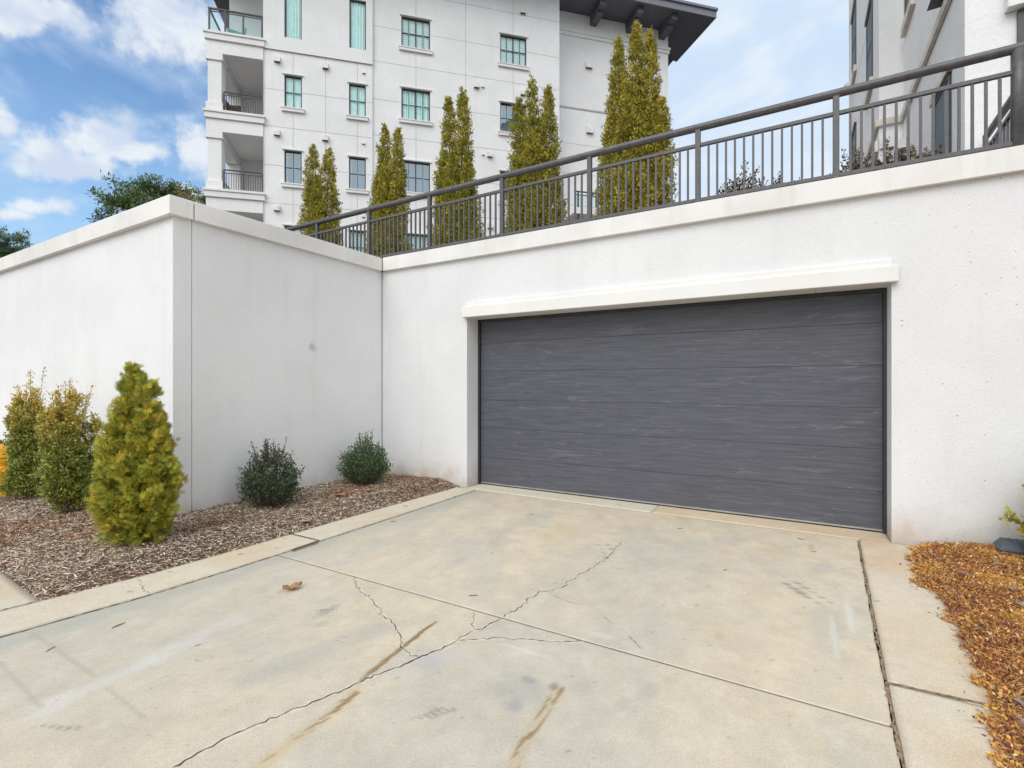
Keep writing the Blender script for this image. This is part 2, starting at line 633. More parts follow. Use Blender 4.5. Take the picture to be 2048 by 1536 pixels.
def vnoise(x, y, scale, seed, octaves=4, rough=0.5):
    """tileable-free value noise for numpy arrays, about 0..1"""
    out = np.zeros_like(x)
    amp, tot = 1.0, 0.0
    for k in range(octaves):
        r = np.random.default_rng(seed + k * 17)
        G = r.random((256, 256))
        X = x * scale + 37.3 * k + 100
        Y = y * scale + 11.9 * k + 100
        i = np.floor(X).astype(int)
        j = np.floor(Y).astype(int)
        fx, fy = X - i, Y - j
        fx = fx * fx * (3 - 2 * fx)
        fy = fy * fy * (3 - 2 * fy)
        g = lambda a, b: G[a % 256, b % 256]
        val = (g(i, j) * (1 - fx) * (1 - fy) + g(i + 1, j) * fx * (1 - fy) + g(i, j + 1) * (1 - fx) * fy + g(i + 1, j + 1) * fx * fy)
        out += amp * val
        tot += amp
        amp *= rough
        scale *= 2.03
    return out / tot


def sstep(a, lo, hi):
    t = np.clip((a - lo) / (hi - lo), 0, 1)
    return t * t * (3 - 2 * t)


def seg_dist(X, Y, p, q):
    px, py = p
    dx, dy = q[0] - px, q[1] - py
    L2 = dx * dx + dy * dy
    t = np.clip(((X - px) * dx + (Y - py) * dy) / L2, 0, 1)
    return np.hypot(X - px - t * dx, Y - py - t * dy), t


# ================================================================== SETTING
# far ground sheet
g = MB()
g.box(-900, 900, -900, 900, -1.2, -0.45)
tag(g.build('ground', M['turf']), kind='structure')

# raised garden behind the walls: two blocks of earth that butt
g = MB()
g.box(-60, 60, 6.35, 120, -0.44, 3.36)
g.box(-60, -6.05, 3.0, 6.348, -0.44, 3.36)
tag(g.build('garden_terrace', M['soil']), kind='structure')

g = MB()
g.box(-40, 30, -40, 6.9, -0.40, -0.045)
tag(g.build('subgrade', M['soil']), kind='structure')

# ---- driveway: left edge curves, right edge flares, joint across at y = 2.64
LEFT_EDGE = [(-6.0, -4.9), (-2.0, -4.45), (0.0, -4.15), (0.974, -4.002), (1.694, -3.902), (2.2, -3.878), (2.644, -3.866), (4.124, -3.850), (5.66, -3.846)]
RIGHT_EDGE = [(-6.0, 0.16), (0.0, 0.26), (1.5, 0.318), (2.38, 0.345), (2.644, 0.357), (2.995, 0.370), (3.464, 0.389), (4.31, 0.426), (5.66, 0.486)]


def edge_at(tab, y):
    ys = [p[0] for p in tab]
    xs = [p[1] for p in tab]
    return np.interp(y, ys, xs)


K = dict(
    K1=[(-2.073, 0.973), (-2.064, 1.04), (-2.056, 1.137), (-2.033, 1.233), (-2.002, 1.308), (-1.979, 1.393), (-1.957, 1.447), (-1.93, 1.52), (-1.872, 1.708), (-1.82, 1.857), (-1.776, 1.964), (-1.761, 2.03), (-1.735, 2.115), (-1.7, 2.209), (-1.688, 2.292), (-1.679, 2.365), (-1.673, 2.428)],
    K2a=[(-1.673, 2.428), (-1.636, 2.486), (-1.626, 2.568), (-1.604, 2.63)],
    K2=[(-1.604, 2.65), (-1.601, 2.716), (-1.58, 2.828), (-1.589, 2.928), (-1.577, 3.114), (-1.527, 3.153), (-1.469, 3.263), (-1.471, 3.427), (-1.438, 3.625), (-1.42, 3.808), (-1.399, 3.959), (-1.412, 4.201), (-1.413, 4.478)],
    K3=[(-2.928, 2.63), (-2.693, 2.481), (-2.487, 2.406), (-2.38, 2.348), (-2.236, 2.265), (-2.121, 2.229), (-2.006, 2.152), (-1.939, 2.08), (-1.86, 2.043), (-1.761, 2.03)],
    K4=[(-1.938, 2.387), (-1.927, 2.221), (-1.913, 2.074), (-1.889, 1.927), (-1.878, 1.805)],
    K5=[(-1.673, 2.428), (-1.746, 2.524), (-1.805, 2.626)],
    K6=[(-1.677, 2.276), (-1.61, 2.337), (-1.49, 2.43), (-1.35, 2.489), (-1.182, 2.553), (-1.069, 2.631)],
    K7=[(-1.685, 3.119), (-1.577, 3.114)],
    K8=[(-1.532, 3.106), (-1.37, 3.071), (-1.257, 3.045)],
    K9=[(-1.063, 2.975), (-0.986, 2.915)],
    K10=[(-0.854, 2.822), (-0.787, 2.75), (-0.749, 2.72)])


def concrete_colour(X, Y):
    """colour of the weathered slab at ground points (m): age, rust, tyre scuffs"""
    n1 = vnoise(X, Y, 0.9, 3, 5)
    n2 = vnoise(X + Y * 0.25, Y * 0.35, 2.4, 9, 5, 0.6)       # brushed along the drive
    n3 = vnoise(X, Y, 9.0, 21, 4)
    n4 = vnoise(X * 1.0, Y, 45, 31, 3, 0.7)
    n5 = vnoise(X * 1.6 + Y * .3, Y * .8, 4.5, 131, 4, .65)
    grey = np.array([0.500, 0.455, 0.372])
    warm = np.array([0.565, 0.492, 0.372])
    cool = np.array([0.474, 0.444, 0.378])
    t = sstep(n1 * 0.65 + n2 * 0.35 + 0.13 * sstep(Y, 1.6, 4.5), 0.42, 0.68)[..., None]
    c = grey * (1 - t) + warm * t
    t = sstep(n2, 0.50, 0.78)[..., None] * 0.7
    c = c * (1 - t) + cool * t
    c = c * (0.90 + 0.20 * n3)[..., None] * (0.92 + 0.16 * n4)[..., None] * (0.92 + 0.16 * n5)[..., None]

    def put(mask, colr):
        nonlocal c
        m_ = np.clip(mask, 0, 1)[..., None]
        c = c * (1 - m_) + np.array(colr) * m_

    # grey run-off band beside the kerb on the left
    dl = X - edge_at(LEFT_EDGE, Y)
    put(sstep(0.32 + 0.22 * (n2 - 0.5) * 2 - dl, 0, 0.22) * 0.55, (0.36, 0.365, 0.325))
    # bluish pale drag mark and grey wheel bands
    for p, q, wd, s, cc in [((-2.945, 0.886), (-2.97, 1.24), .10, .38, (.60, .60, .61)), ((-2.97, 1.24), (-3.05, 1.80), .10, .30, (.60, .60, .60)),
                            ((-2.37, 1.48), (-2.20, 2.15), .13, .45, (.34, .34, .31)), ((-2.2, 2.1), (-2.0, 2.4), .1, .25, (.36, .36, .33)),
                            ((-1.8, 1.9), (-1.6, 2.15), .12, .35, (.42, .43, .44))]:
        d, tt = seg_dist(X, Y, p, q)
        put(sstep(wd - d + (n3 - .5) * .08, 0, wd * .8) * s * (0.6 + 0.6 * n2), cc)
    # joint ghosts lower left
    for p, q in [((-3.91, 1.09), (-3.06, 1.082)), ((-3.67, .885), (-2.97, .857)), ((-2.9, 1.07), (-2.5, 1.06))]:
        d, tt = seg_dist(X, Y, p, q)
        put(sstep(.016 - d, 0, .010) * .32, (.30, .29, .25))
    # rust runs
    for pts, wd in [([(-1.823, 1.640), (-1.804, 1.495), (-1.796, 1.312), (-1.787, 1.139), (-1.78, 1.0)], .026),
                    ([(-1.00, 2.17), (-0.985, 1.995), (-0.969, 1.771), (-0.945, 1.633), (-.93, 1.5)], .024),
                    ([(-1.938, 2.387), (-1.913, 2.074), (-1.878, 1.76), (-1.83, 1.63)], .014)]:
        best = np.full(X.shape, 9.0)
        for p, q in zip(pts[:-1], pts[1:]):
            d, tt = seg_dist(X, Y, p, q)
            best = np.minimum(best, d)
        fil = vnoise(X * 2.4 + Y * .1, Y * 0.16, 26, 77, 3, 0.6)
        put(sstep(wd * 2.4 - best, 0, wd * 2.2) * .42, (.48, .36, .18))
        put(sstep(wd - best + (fil - .5) * .03, 0, wd * .6) * sstep(fil, .47, .57) * .75, (.23, .135, .06))
    # pale worn lips along the cracks
    for key, wd, s_ in (('K1', .018, .75), ('K2a', .014, .6), ('K2', .012, .4), ('K3', .012, .5), ('K5', .014, .6), ('K6', .016, .8)):
        best = np.full(X.shape, 9.0)
        for p, q in zip(K[key][:-1], K[key][1:]):
            d, tt = seg_dist(X, Y, p, q)
            best = np.minimum(best, d)
        put(sstep(wd - best + (n4 - .5) * .035, 0, wd * .7) * s_, (.66, .61, .52))
        put(sstep(.06 - best, 0, .06) * .20 * n3, (.40, .31, .20))
    # round grey spots and scuffs: x, y, rx, ry, strength, colour
    for x, y, rx, ry, s, cc in [(-1.12, 1.97, .07, .085, .55, (.27, .28, .30)), (-1.159, 2.155, .05, .035, .6, (.24, .245, .25)), (-1.03, 2.17, .035, .05, .6, (.20, .19, .17)),
                                (-1.15, 2.07, .18, .17,   .45, (.35, .355, .33)), (-.90, 2.27, .07, .09, .3, (.36, .35, .32)), (-1.70, 2.03, .13, .09, .45, (.40, .40, .41)),
                                (-2.64, 2.17, .045, .11, .5, (.27, .26, .23)), (-2.52, 2.02, .04, .06, .4, (.32, .33, .33)),
                                (-2.09, 4.39, .20, .5, .25, (.60, .46, .26)), (-.20, 4.9, .10, .3, .3, (.55, .42, .25)), (.10, 5.15, .03, .18, .6, (.50, .30, .18)), (-.4, 3.1, .03, .05, .5, (.52, .35, .20)),
                                (-.55, 4.5, .16, .35, .3, (.58, .45, .27)), (-3.37, 3.22, .2, .3, .3, (.38, .39, .33)), (-.57, 5.0, .2, .2, .35, (.38, .37, .34)),
                                (.15, 3.55, .10, .5, .35, (.40, .40, .37)), (-.62, 2.35, .06, .08, .35, (.33, .34, .32)), (-.55, 2.5, .05, .05, .3, (.33, .34, .32)), (-.7, 2.2, .05, .06, .3, (.33, .34, .32)),
                                (.19, 4.65, .12, .15, .35, (.38, .38, .36)), (.28, 3.8, .03, .35, .5, (.62, .62, .59)), (.18, 3.4, .02, .35, .5, (.6, .6, .57)), (-1.3, 2.38, .16, .03, .6, (.62, .60, .54)),
                                (-1.0, 2.75, .10, .04, .35, (.62, .6, .54))]:
        rr = np.hypot((X - x) / rx, (Y - y) / ry) + (n3 - .5) * .9
        put(sstep(1.05 - rr, 0, .7) * s, cc)
    # tyre tread prints: little dark bars in rows
    for x0, y0, x1, y1, n, wd, rows, s in [(-.06, 4.20, .17, 3.88, 5, .045, 2, .55), (-1.44, 1.66, -1.37, 1.78, 5, .018, 3, .45), (-2.84, .80, -2.66, .88, 5, .02, 2, .4), (-1.57, 4.35, -1.34, 3.98, 4, .04, 2, .45), (-2.70, 2.12, -2.58, 2.22, 5, .016, 2, .4)]:
        for k in range(n):
            for r_ in range(rows):
                a = (k + .5) / n
                cx_ = x0 + (x1 - x0) * a + (r_ - (rows - 1) / 2) * wd * 1.7
                cy_ = y0 + (y1 - y0) * a + (r_ - (rows - 1) / 2) * wd * 1.2
                rr = np.hypot((X - cx_ + (Y - cy_) * .5) / wd, (Y - cy_) / (wd * .75)) + (n3 - .5) * 1.1
                put(sstep(1.0 - rr, 0, .6) * min(.9, s * 1.25), (.23, .225, .21))
    # fine black grit
    put((vnoise(X, Y, 60, 91, 1) > .965) * .35, (.16, .14, .11))
    return np.clip(c, 0.02, 0.8)


def drive_slab(name, y0, y1, step, kind='structure'):
    ny = int((y1 - y0) / step) + 1
    nx = int(4.5 / step) + 1
    ys = np.linspace(y0, y1, ny)
    u = np.linspace(0, 1, nx)
    xl = edge_at(LEFT_EDGE, ys) + 0.006 + 0.004 * (vnoise(ys, ys * 0, 9, 5, 3) - .5)
    xr = edge_at(RIGHT_EDGE, ys) - 0.008 + 0.014 * (vnoise(ys, ys * 0 + 4, 7, 8, 3) - .5)
    X = xl[:, None] + (xr - xl)[:, None] * u[None]
    Y = np.repeat(ys[:, None], nx, 1)
    Z = np.zeros_like(X) + 0.0015 * (vnoise(X, Y, 3, 55, 3) - .5)
    idx = np.arange(ny * nx).reshape(ny, nx)
    F = np.stack([idx[:-1, :-1], idx[:-1, 1:], idx[1:, 1:], idx[1:, :-1]], -1).reshape(-1, 4)
    C = concrete_colour(X, Y).reshape(-1, 3)
    V = np.stack([X, Y, Z], -1).reshape(-1, 3)
    # skirt so that the slab has real edges
    ring = np.concatenate([idx[0, :], idx[1:, -1], idx[-1, -2::-1], idx[-2:0:-1, 0]])
    V2 = V[ring] - np.array([0, 0, 0.045])
    o = len(V)
    k = np.arange(len(ring))
    F2 = np.stack([ring, o + k, o + (k + 1) % len(ring), ring[(k + 1) % len(ring)]], -1)
    return np.concatenate([V, V2]), np.concatenate([F, F2]), np.concatenate([C, C[ring] * .6])


def ribbon(pts, wd, z, jit, seed):
    """jagged thin crack along a polyline"""
    r = np.random.default_rng(seed)
    P = [np.array(pts[0])]
    for p, q in zip(pts[:-1], pts[1:]):
        p, q = np.array(p), np.array(q)
        n = max(1, int(np.linalg.norm(q - p) / 0.022))
        nrm = np.array([-(q - p)[1], (q - p)[0]])
        nrm = nrm / (np.linalg.norm(nrm) + 1e-9)
        for k in range(1, n + 1):
            P.append(p + (q - p) * k / n + nrm * (r.normal() * jit if k < n else 0))
    P = np.array(P)
    T = np.gradient(P, axis=0)
    T /= np.linalg.norm(T, axis=1)[:, None] + 1e-9
    Nn = np.stack([-T[:, 1], T[:, 0]], 1)
    W = wd * (0.35 + 1.1 * r.random(len(P)) ** 1.5) if jit > .001 else np.full(len(P), wd * 1.3)
    if jit > .001:
        W[0] = W[-1] = wd * .2
    a = P + Nn * W[:, None] / 2
    b = P - Nn * W[:, None] / 2
    V = np.concatenate([np.c_[a, np.full(len(a), z)], np.c_[b, np.full(len(b), z)]])
    n = len(P)
    i = np.arange(n - 1)
    F = np.stack([i, i + n, i + n + 1, i + 1], 1)
    return V, F


def drive_object():
    A = drive_slab('driveway', 2.646, 5.66, 0.016)
    B = drive_slab('driveway', 0.45, 2.637, 0.0125)
    Cc = drive_slab('driveway', -6.0, 0.441, 0.08)
    V, F, C = merge([A, B, Cc])
    nf = len(F)
    extra, ci = [], []
    spec = dict(K1=(.0075, .006, 0), K2a=(.006, .006, 0), K2=(.0055, .008, 0), K3=(.0045, .009, 0), K4=(.006, .006, 1), K5=(.004, .008, 0), K6=(.0045, .006, 0), K7=(.004, .004, 1), K8=(.003, .005, 1), K9=(.005, .004, 1), K10=(.006, .004, 1))
    jv, jf = ribbon([(-3.866, 2.6415), (-2.4, 2.6415), (-1.0, 2.6415), (0.352, 2.6415)], .011, -0.002, .0006, 90)
    jv2, jf2 = ribbon([(-4.07, 0.4455), (-2.0, 0.4455), (0.27, 0.4455)], .010, -0.002, .0006, 91)
    for v, f in ((jv, jf), (jv2, jf2)):
        extra.append((v, f, np.full((len(v), 3), .05)))
        ci += [1] * len(f)
    s = 100
    for k, pts in K.items():
        wd, j, mi = spec[k]
        v, f = ribbon(pts, wd, 0.0022, j, s)
        s += 1
        extra.append((v, f, np.full((len(v), 3), .05)))
        ci += [1 + mi] * len(f)
    V2, F2, C2 = merge([(V, F, C)] + extra)
    o = np_mesh('driveway', V2, F2, C2, M['concrete'])
    o.data.materials.append(M['crack'])
    o.data.materials.append(M['crack_faint'])
    if len(o.data.polygons) == nf + len(ci):
        o.data.polygons.foreach_set('material_index', [0] * nf + ci)
    return tag(o, kind='structure')


drive_object()


def strip_slab(name, poly, z, base, seed, step=0.03, sub=0.10, noise_amp=0.18, warm=0.5):
    """flat concrete piece from a quad strip poly = [(left pts), (right pts)] sharing their y samples"""
    Lp, Rp = np.array(poly[0]), np.array(poly[1])
    n = max(2, int(np.linalg.norm(Lp[-1] - Lp[0]) / step))
    m = max(2, int(np.linalg.norm(Rp[0] - Lp[0]) / step))

    def resample(P):
        d = np.r_[0, np.cumsum(np.linalg.norm(np.diff(P, axis=0), axis=1))]
        t = np.linspace(0, d[-1], n)
        return np.c_[np.interp(t, d, P[:, 0]), np.interp(t, d, P[:, 1])]
    a, b = resample(Lp), resample(Rp)
    u = np.linspace(0, 1, m)
    X = a[:, :1] + (b[:, :1] - a[:, :1]) * u
    Y = a[:, 1:] + (b[:, 1:] - a[:, 1:]) * u
    n1 = vnoise(X, Y, 1.6, seed, 5)
    n3 = vnoise(X, Y, 14, seed + 5, 4, .6)
    base = np.array(base)
    tan = np.array([0.55, 0.40, 0.25])
    t = sstep(n1, .45, .75)[..., None] * warm
    C = base * (1 - t) + tan * t
    C = C * (1 - noise_amp / 2 + noise_amp * n3)[..., None]
    C = np.clip(C * (1 - .5 * (vnoise(X, Y, 55, seed + 9, 1) > .97))[..., None], .02, .8)
    idx = np.arange(n * m).reshape(n, m)
    F = np.stack([idx[:-1, :-1], idx[:-1, 1:], idx[1:, 1:], idx[1:, :-1]], -1).reshape(-1, 4)
    V = np.stack([X, Y, np.full_like(X, z)], -1).reshape(-1, 3)
    ring = np.concatenate([idx[0, :], idx[1:, -1], idx[-1, -2::-1], idx[-2:0:-1, 0]])
    V2 = V[ring] - np.array([0, 0, sub])
    o = len(V)
    k = np.arange(len(ring))
    F2 = np.stack([ring, o + k, o + (k + 1) % len(ring), ring[(k + 1) % len(ring)]], -1)
    return np.concatenate([V, V2]), np.concatenate([F, F2]), np.concatenate([C.reshape(-1, 3), C.reshape(-1, 3)[ring] * .7])


# left kerb band in three pieces with joints
OUTER = [(-6.0, -5.25), (-2.0, -4.82), (0.0, -4.55), (1.079, -4.425), (1.30, -4.395), (1.87, -4.303), (2.48, -4.275), (3.055, -4.255), (3.77, -4.245), (4.52, -4.217), (5.64, -4.164)]


def kerb_piece(y0, y1, seed):
    ys = np.linspace(y0, y1, 40)
    j = 0.010 * (vnoise(ys, ys * 0 + seed, 6, seed, 4) - .5)
    Lp = np.c_[edge_at(OUTER, ys), ys]
    Rp = np.c_[edge_at(LEFT_EDGE, ys) - 0.005 + j, ys]
    return strip_slab('kerb', (Lp, Rp), 0.012, (0.575, 0.515, 0.405), seed, 0.025, warm=.35)


V, F, C = merge([kerb_piece(-5.9, 0.60, 41), kerb_piece(0.606, 3.054, 43), kerb_piece(3.066, 5.63, 47)])
kerb = np_mesh('kerb', V, F, C, M['concrete'])
v, f = ribbon([(-4.276, 1.775), (-4.16, 1.745), (-4.102, 1.73), (-3.995, 1.70), (-3.905, 1.688)], .005, .0145, .006, 140)
tag(kerb, kind='structure')
ck = np_mesh('kerb_crack', v, f, np.full((len(v), 3), .2), M['crack_faint'])
tag(ck, kind='structure')
ce = [(float(edge_at(LEFT_EDGE, yy)) + .002, yy) for yy in np.linspace(-1.0, 5.6, 34)]
v1, f1 = ribbon(ce, .011, .0026, .003, 141)
v2, f2 = ribbon([(-4.25, 3.060), (-4.05, 3.061), (-3.86, 3.060)], .011, .0135, .0008, 142)
v3, f3 = ribbon([(-4.47, 0.603), (-4.25, 0.603), (-4.06, 0.603)], .009, .0135, .0008, 143)
v4, f4 = ribbon([(float(edge_at(OUTER, yy)) - .012, yy) for yy in np.linspace(-1.0, 1.24, 12)], .014, .0135, .003, 144)
V, F, C = merge([(a_, b_, np.full((len(a_), 3), .05)) for a_, b_ in ((v1, f1), (v2, f2), (v3, f3), (v4, f4))])
tag(np_mesh('kerb_joint', V, F, C, M['crack']), kind='structure')

# right kerb band, its outer side runs under the leaves
RO = [(-6.0, 0.62), (0.0, 0.70), (2.607, 0.86), (3.5, 0.93), (4.4, 0.97), (5.69, 0.97)]


def right_piece(y0, y1, seed):
    ys = np.linspace(y0, y1, 40)
    Lp = np.c_[edge_at(RIGHT_EDGE, ys) + 0.012 + 0.012 * (vnoise(ys, ys * 0 + seed, 7, seed, 4) - .5), ys]
    Rp = np.c_[edge_at(RO, ys), ys]
    return strip_slab('kerb', (Lp, Rp), 0.006, (0.585, 0.515, 0.405), seed, 0.025, warm=.6)


V, F, C = merge([right_piece(-5.9, 3.006, 61), right_piece(3.020, 5.675, 67)])
tag(np_mesh('kerb', V, F, C, M['concrete']), kind='structure')
v1, f1 = ribbon([(.375, 3.010), (.55, 3.018), (.74, 3.030)], .016, .0078, .001, 151)
v2, f2 = ribbon([(float(edge_at(RIGHT_EDGE, yy)) + .003, yy) for yy in np.linspace(-1.0, 5.64, 40)], .020, .0005, .004, 152)
V, F, C = merge([(a_, b_, np.full((len(a_), 3), .05)) for a_, b_ in ((v1, f1), (v2, f2))])
tag(np_mesh('kerb_joint', V, F, C, M['joint_dirt']), kind='structure')

# threshold slab in the door opening, two pieces
V, F, C = merge([strip_slab('threshold', (np.array([(-4.06, 5.672), (-4.06, 6.2)]), np.array([(-1.462, 5.672), (-1.462, 6.2)])), 0.003, (.60, .55, .44), 71, .03),
                 strip_slab('threshold', (np.array([(-1.452, 5.672), (-1.452, 6.2)]), np.array([(0.742, 5.672), (0.742, 6.2)])), 0.004, (.60, .50, .36), 73, .03)])
tag(np_mesh('threshold', V, F, C, M['concrete']), kind='structure')

# sidewalk on the far left
V, F, C = strip_slab('sidewalk', (np.array([(-14.0, -1.0), (-14.0, 1.75)]), np.array([(-4.70, -1.0), (-4.425, 1.262)])), 0.010, (.54, .49, .40), 81, .06)
tag(np_mesh('sidewalk', V, F, C, M['concrete']), kind='structure')

# street behind the viewer
g = MB()
g.box(-60, 60, -40, -6.02, -0.04, -0.006)
tag(g.build('road', plain('asphalt', (0.055, 0.055, 0.058), 0.9, var=0.2, scale=20, bmp=0.3)), kind='structure')


# ---- left mulch bed
def mulch_z(x, y):
    h = 0.035 + 0.05 * vnoise(x, y, 1.3, 201, 4) + 0.02 * vnoise(x, y, 9, 203, 3)
    edge = np.minimum(1, np.maximum(0, (edge_at(OUTER, y) - x) / 0.35))
    side = np.minimum(1, np.maximum(0, (y - side_line(x)) / 0.30))
    e = np.minimum(edge, side)
    return h * (0.12 + 0.88 * e) - 0.012 * (1 - e)


def side_line(x):
    return np.interp(x, [-14.0, -5.763, -4.982, -4.414], [1.762, 1.335, 1.298, 1.266])


xs = np.arange(-13.5, -4.14, 0.04)
ys = np.arange(1.26, 5.74, 0.04)
X, Y = np.meshgrid(xs, ys)
Xc = np.minimum(X, edge_at(OUTER, Y) - 0.004)
Yc = np.maximum(Y, side_line(Xc) + .003)
inside = ~((X < -5.75) & (Y > 2.75))
Z = mulch_z(Xc, Yc)
idx = np.arange(X.size).reshape(X.shape)
F = np.stack([idx[:-1, :-1], idx[:-1, 1:], idx[1:, 1:], idx[1:, :-1]], -1)
keep = inside[:-1, :-1]
V = np.stack([Xc, Yc, Z], -1).reshape(-1, 3)
nC = vnoise(Xc, Yc, 6, 205, 4)
C = (np.array([.13, .09, .065]) * (0.6 + .8 * nC)[..., None]).reshape(-1, 3)
tag(np_mesh('mulch_bed', V, F[keep].reshape(-1, 4), C, M['wood_chip'], smooth=True), kind='structure')

# shredded bark lying all over the bed
nch = 170000
x = np.where(rng.random(nch) < .88, rng.uniform(-8.0, -4.16, nch), rng.uniform(-13.4, -8.0, nch))
y = rng.uniform(1.27, 5.70, nch)
ok = (x < edge_at(OUTER, y) + .012 + .02 * rng.random(nch) * (rng.random(nch) < .2)) & (y > side_line(x) + .0 - .02 * (rng.random(nch) < .1)) & ~((x < -5.71) & (y > 2.69))
x, y = x[ok], y[ok]
n = len(x)
z = mulch_z(np.minimum(x, edge_at(OUTER, y)), y)
ang = rng.uniform(0, 2 * np.pi, n)
ang = np.where(rng.random(n) < .35, rng.normal(.5, .5, n), ang)
tilt = rng.normal(0, .28, n)
D = np.stack([np.cos(ang) * np.cos(tilt), np.sin(ang) * np.cos(tilt), np.sin(tilt)], 1)
L = np.minimum(.11, rng.gamma(2.4, .0115, n) + .008)
W = rng.uniform(.0025, .0065, n) + .08 * L * rng.random(n)
up = np.stack([rng.normal(0, .45, n), rng.normal(0, .45, n), np.ones(n)], 1)
pal = np.array([[.56, .48, .41], [.72, .64, .55], [.42, .33, .26], [.12, .08, .055], [.46, .30, .21], [.24, .16, .115], [.80, .73, .63]])
pw = np.array([.22, .17, .17, .17, .07, .14, .06])
C = np.minimum(.80, pal[rng.choice(len(pal), n, p=pw)] * rng.uniform(.85, 1.35, (n, 1)) * np.array([1.0, .95, .88]))
patch = vnoise(x, y, 1.4, 207, 3)                      # redder, darker bark in patches and towards the walls
red = sstep(patch + .25 * sstep(y, 4.0, 5.4) + .2 * sstep(x, -5.5, -5.72), .52, .75)[:, None] * .6
C = C * (1 - red) + (C * np.array([.78, .58, .46])) * red
P = np.stack([x, y, z + rng.uniform(0.0, .016, n)], 1) - D * (L * .5)[:, None]
V, F, C4 = leaf_arrays(P, D, L, W, C, 0.15, up)
tag(np_mesh('bark_mulch', V, F, C4, M['wood_chip']), label='shredded grey brown bark mulch covering the bed', kind='stuff')

# ---- right bed of fallen golden foliage
RB = [(-2.0, 0.52), (1.9, 0.66), (2.607, 0.706), (2.88, 0.733), (3.123, 0.742), (3.543, 0.781), (4.021, 0.816), (4.393, 0.813), (4.837, 0.783), (5.303, 0.825), (5.70, 0.93)]


def bed_z(x, y):
    d = np.maximum(0, x - edge_at(RB, y))
    return 0.01 + 0.055 * np.minimum(1, d / .35) + 0.03 * (vnoise(x, y, 3.5, 301, 3) - .4) * np.minimum(1, d / .2)


xs = np.arange(0.60, 6.0, 0.05)
ys = np.arange(-2.0, 5.71, 0.05)
X, Y = np.meshgrid(xs, ys)
Xc = np.maximum(X, edge_at(RB, Y) + .03)
Z = bed_z(Xc, Y) - .004
idx = np.arange(X.size).reshape(X.shape)
F = np.stack([idx[:-1, :-1], idx[:-1, 1:], idx[1:, 1:], idx[1:, :-1]], -1).reshape(-1, 4)
V = np.stack([Xc, Y, Z], -1).reshape(-1, 3)
C = (np.array([.30, .16, .07]) * (0.6 + .8 * vnoise(Xc, Y, 9, 303, 4))[..., None]).reshape(-1, 3)
tag(np_mesh('leaf_bed', V, F, C, M['wood_chip'], smooth=True), kind='structure')

n = 150000
x = rng.uniform(.60, 2.0, n)
y = rng.uniform(2.0, 5.69, n)
edge = edge_at(RB, y) + .10 * (vnoise(y, y * 0, 9, 305, 3) - .5) * 2
ok = (x > edge - .02 * rng.random(n) - .09 * (rng.random(n) < .012))
x, y = x[ok], y[ok]
n = len(x)
z = bed_z(x, y) + rng.uniform(-.004, .030, n) * np.minimum(1, .3 + (x - edge_at(RB, y)) / .12)
ang = rng.uniform(0, 2 * np.pi, n)
tl = rng.normal(.15, .5, n)
D = np.stack([np.cos(ang) * np.cos(tl), np.sin(ang) * np.cos(tl), np.sin(tl)], 1)
pal = np.array([[.66, .40, .08], [.58, .29, .07], [.42, .18, .065], [.27, .11, .06], [.70, .50, .21], [.15, .075, .045], [.60, .44, .29]])
patch = sstep(vnoise(x, y, 3.2, 307, 4), .42, .60)
pa = np.array([.34, .24, .12, .06, .16, .03, .05])
pb = np.array([.08, .18, .28, .22, .06, .12, .06])
ca = rng.choice(7, n, p=pa)
cb = rng.choice(7, n, p=pb)
C = pal[np.where(rng.random(n) < patch, ca, cb)] * rng.uniform(.9, 1.45, (n, 1)) * np.array([1.0, .98, 1.0])
L = rng.uniform(.009, .026, n)
L = np.where(rng.random(n) < .14, rng.uniform(.03, .085, n), L)
W = np.where(L > .028, .0035, L * rng.uniform(.35, .7, n))
V, F, C4 = leaf_arrays(np.stack([x, y, z], 1), D, L, W, C, .2, np.stack([rng.normal(0, .6, n), rng.normal(0, .6, n), np.ones(n)], 1))
tag(np_mesh('leaf_litter', V, F, C4, M['dry_leaf']), label='golden orange and brown needle litter beside the right kerb', kind='stuff')

# ================================================================== WALLS AND GARAGE
ZC0, ZC1 = 3.245, 3.445          # coping underside / top
left = thing('retaining_wall', 'white stucco retaining wall block with cap and vertical crack joint behind the shrubs', 'wall', (-5.71, 2.69, 0))
o = MB()
o.box(-16.0, -5.71, 2.69, 2.8735, -0.4, ZC0 + .004)
o.box(-16.0, -6.03, 2.8735, 2.99, -0.4, ZC0 + .002)
o.box(-6.028, -5.71, 2.8805, 5.704, -0.4, ZC0 + .004)
o.box(-6.026, -5.728, 2.8738, 2.8802, -0.4, ZC0, 1)
o.build('wall', [M['left_stucco'], M['crack']], left)
c = MB()
c.box(-16.0, -5.65, 2.628, 2.868, ZC0, ZC1)
c.box(-16.0, -6.09, 2.868, 3.05, ZC0 + .001, ZC1 - .001)
c.build('coping', M['coping'], left, bevel=0.006)
c = MB()
c.box(-6.085, -5.65, 2.880, 5.652, ZC0 + .001, ZC1 + .001)
c.box(-6.07, -5.675, 2.8685, 2.8795, ZC0 + .01, ZC1 - .01, 1)
c.build('coping', [M['coping'], M['crack']], left, bevel=0.006)
garage = thing('garage', 'white stucco garage front with wide dark grey woodgrain sectional door', 'garage', (-1.66, 5.715, 0))
XL, XR, ZT = -4.066, 0.747, 2.412
WY = 5.715
b = MB()
b.box(-5.708, XL, WY, 6.30, -0.3, ZC0 + .004)
b.box(XR, 9.0, WY, 6.30, -0.3, ZC0 + .004)
b.box(XL, XR, WY, 6.30, ZT, ZC0 + .004)
b.build('wall', M['white_stucco'], garage)
b = MB()
b.box(-5.640, 9.0, 5.655, 6.20, ZC0 + .002, ZC1 + .008)
b.box(-5.648, -5.641, 5.672, 6.10, ZC0 + .02, ZC1 - .012, 1)
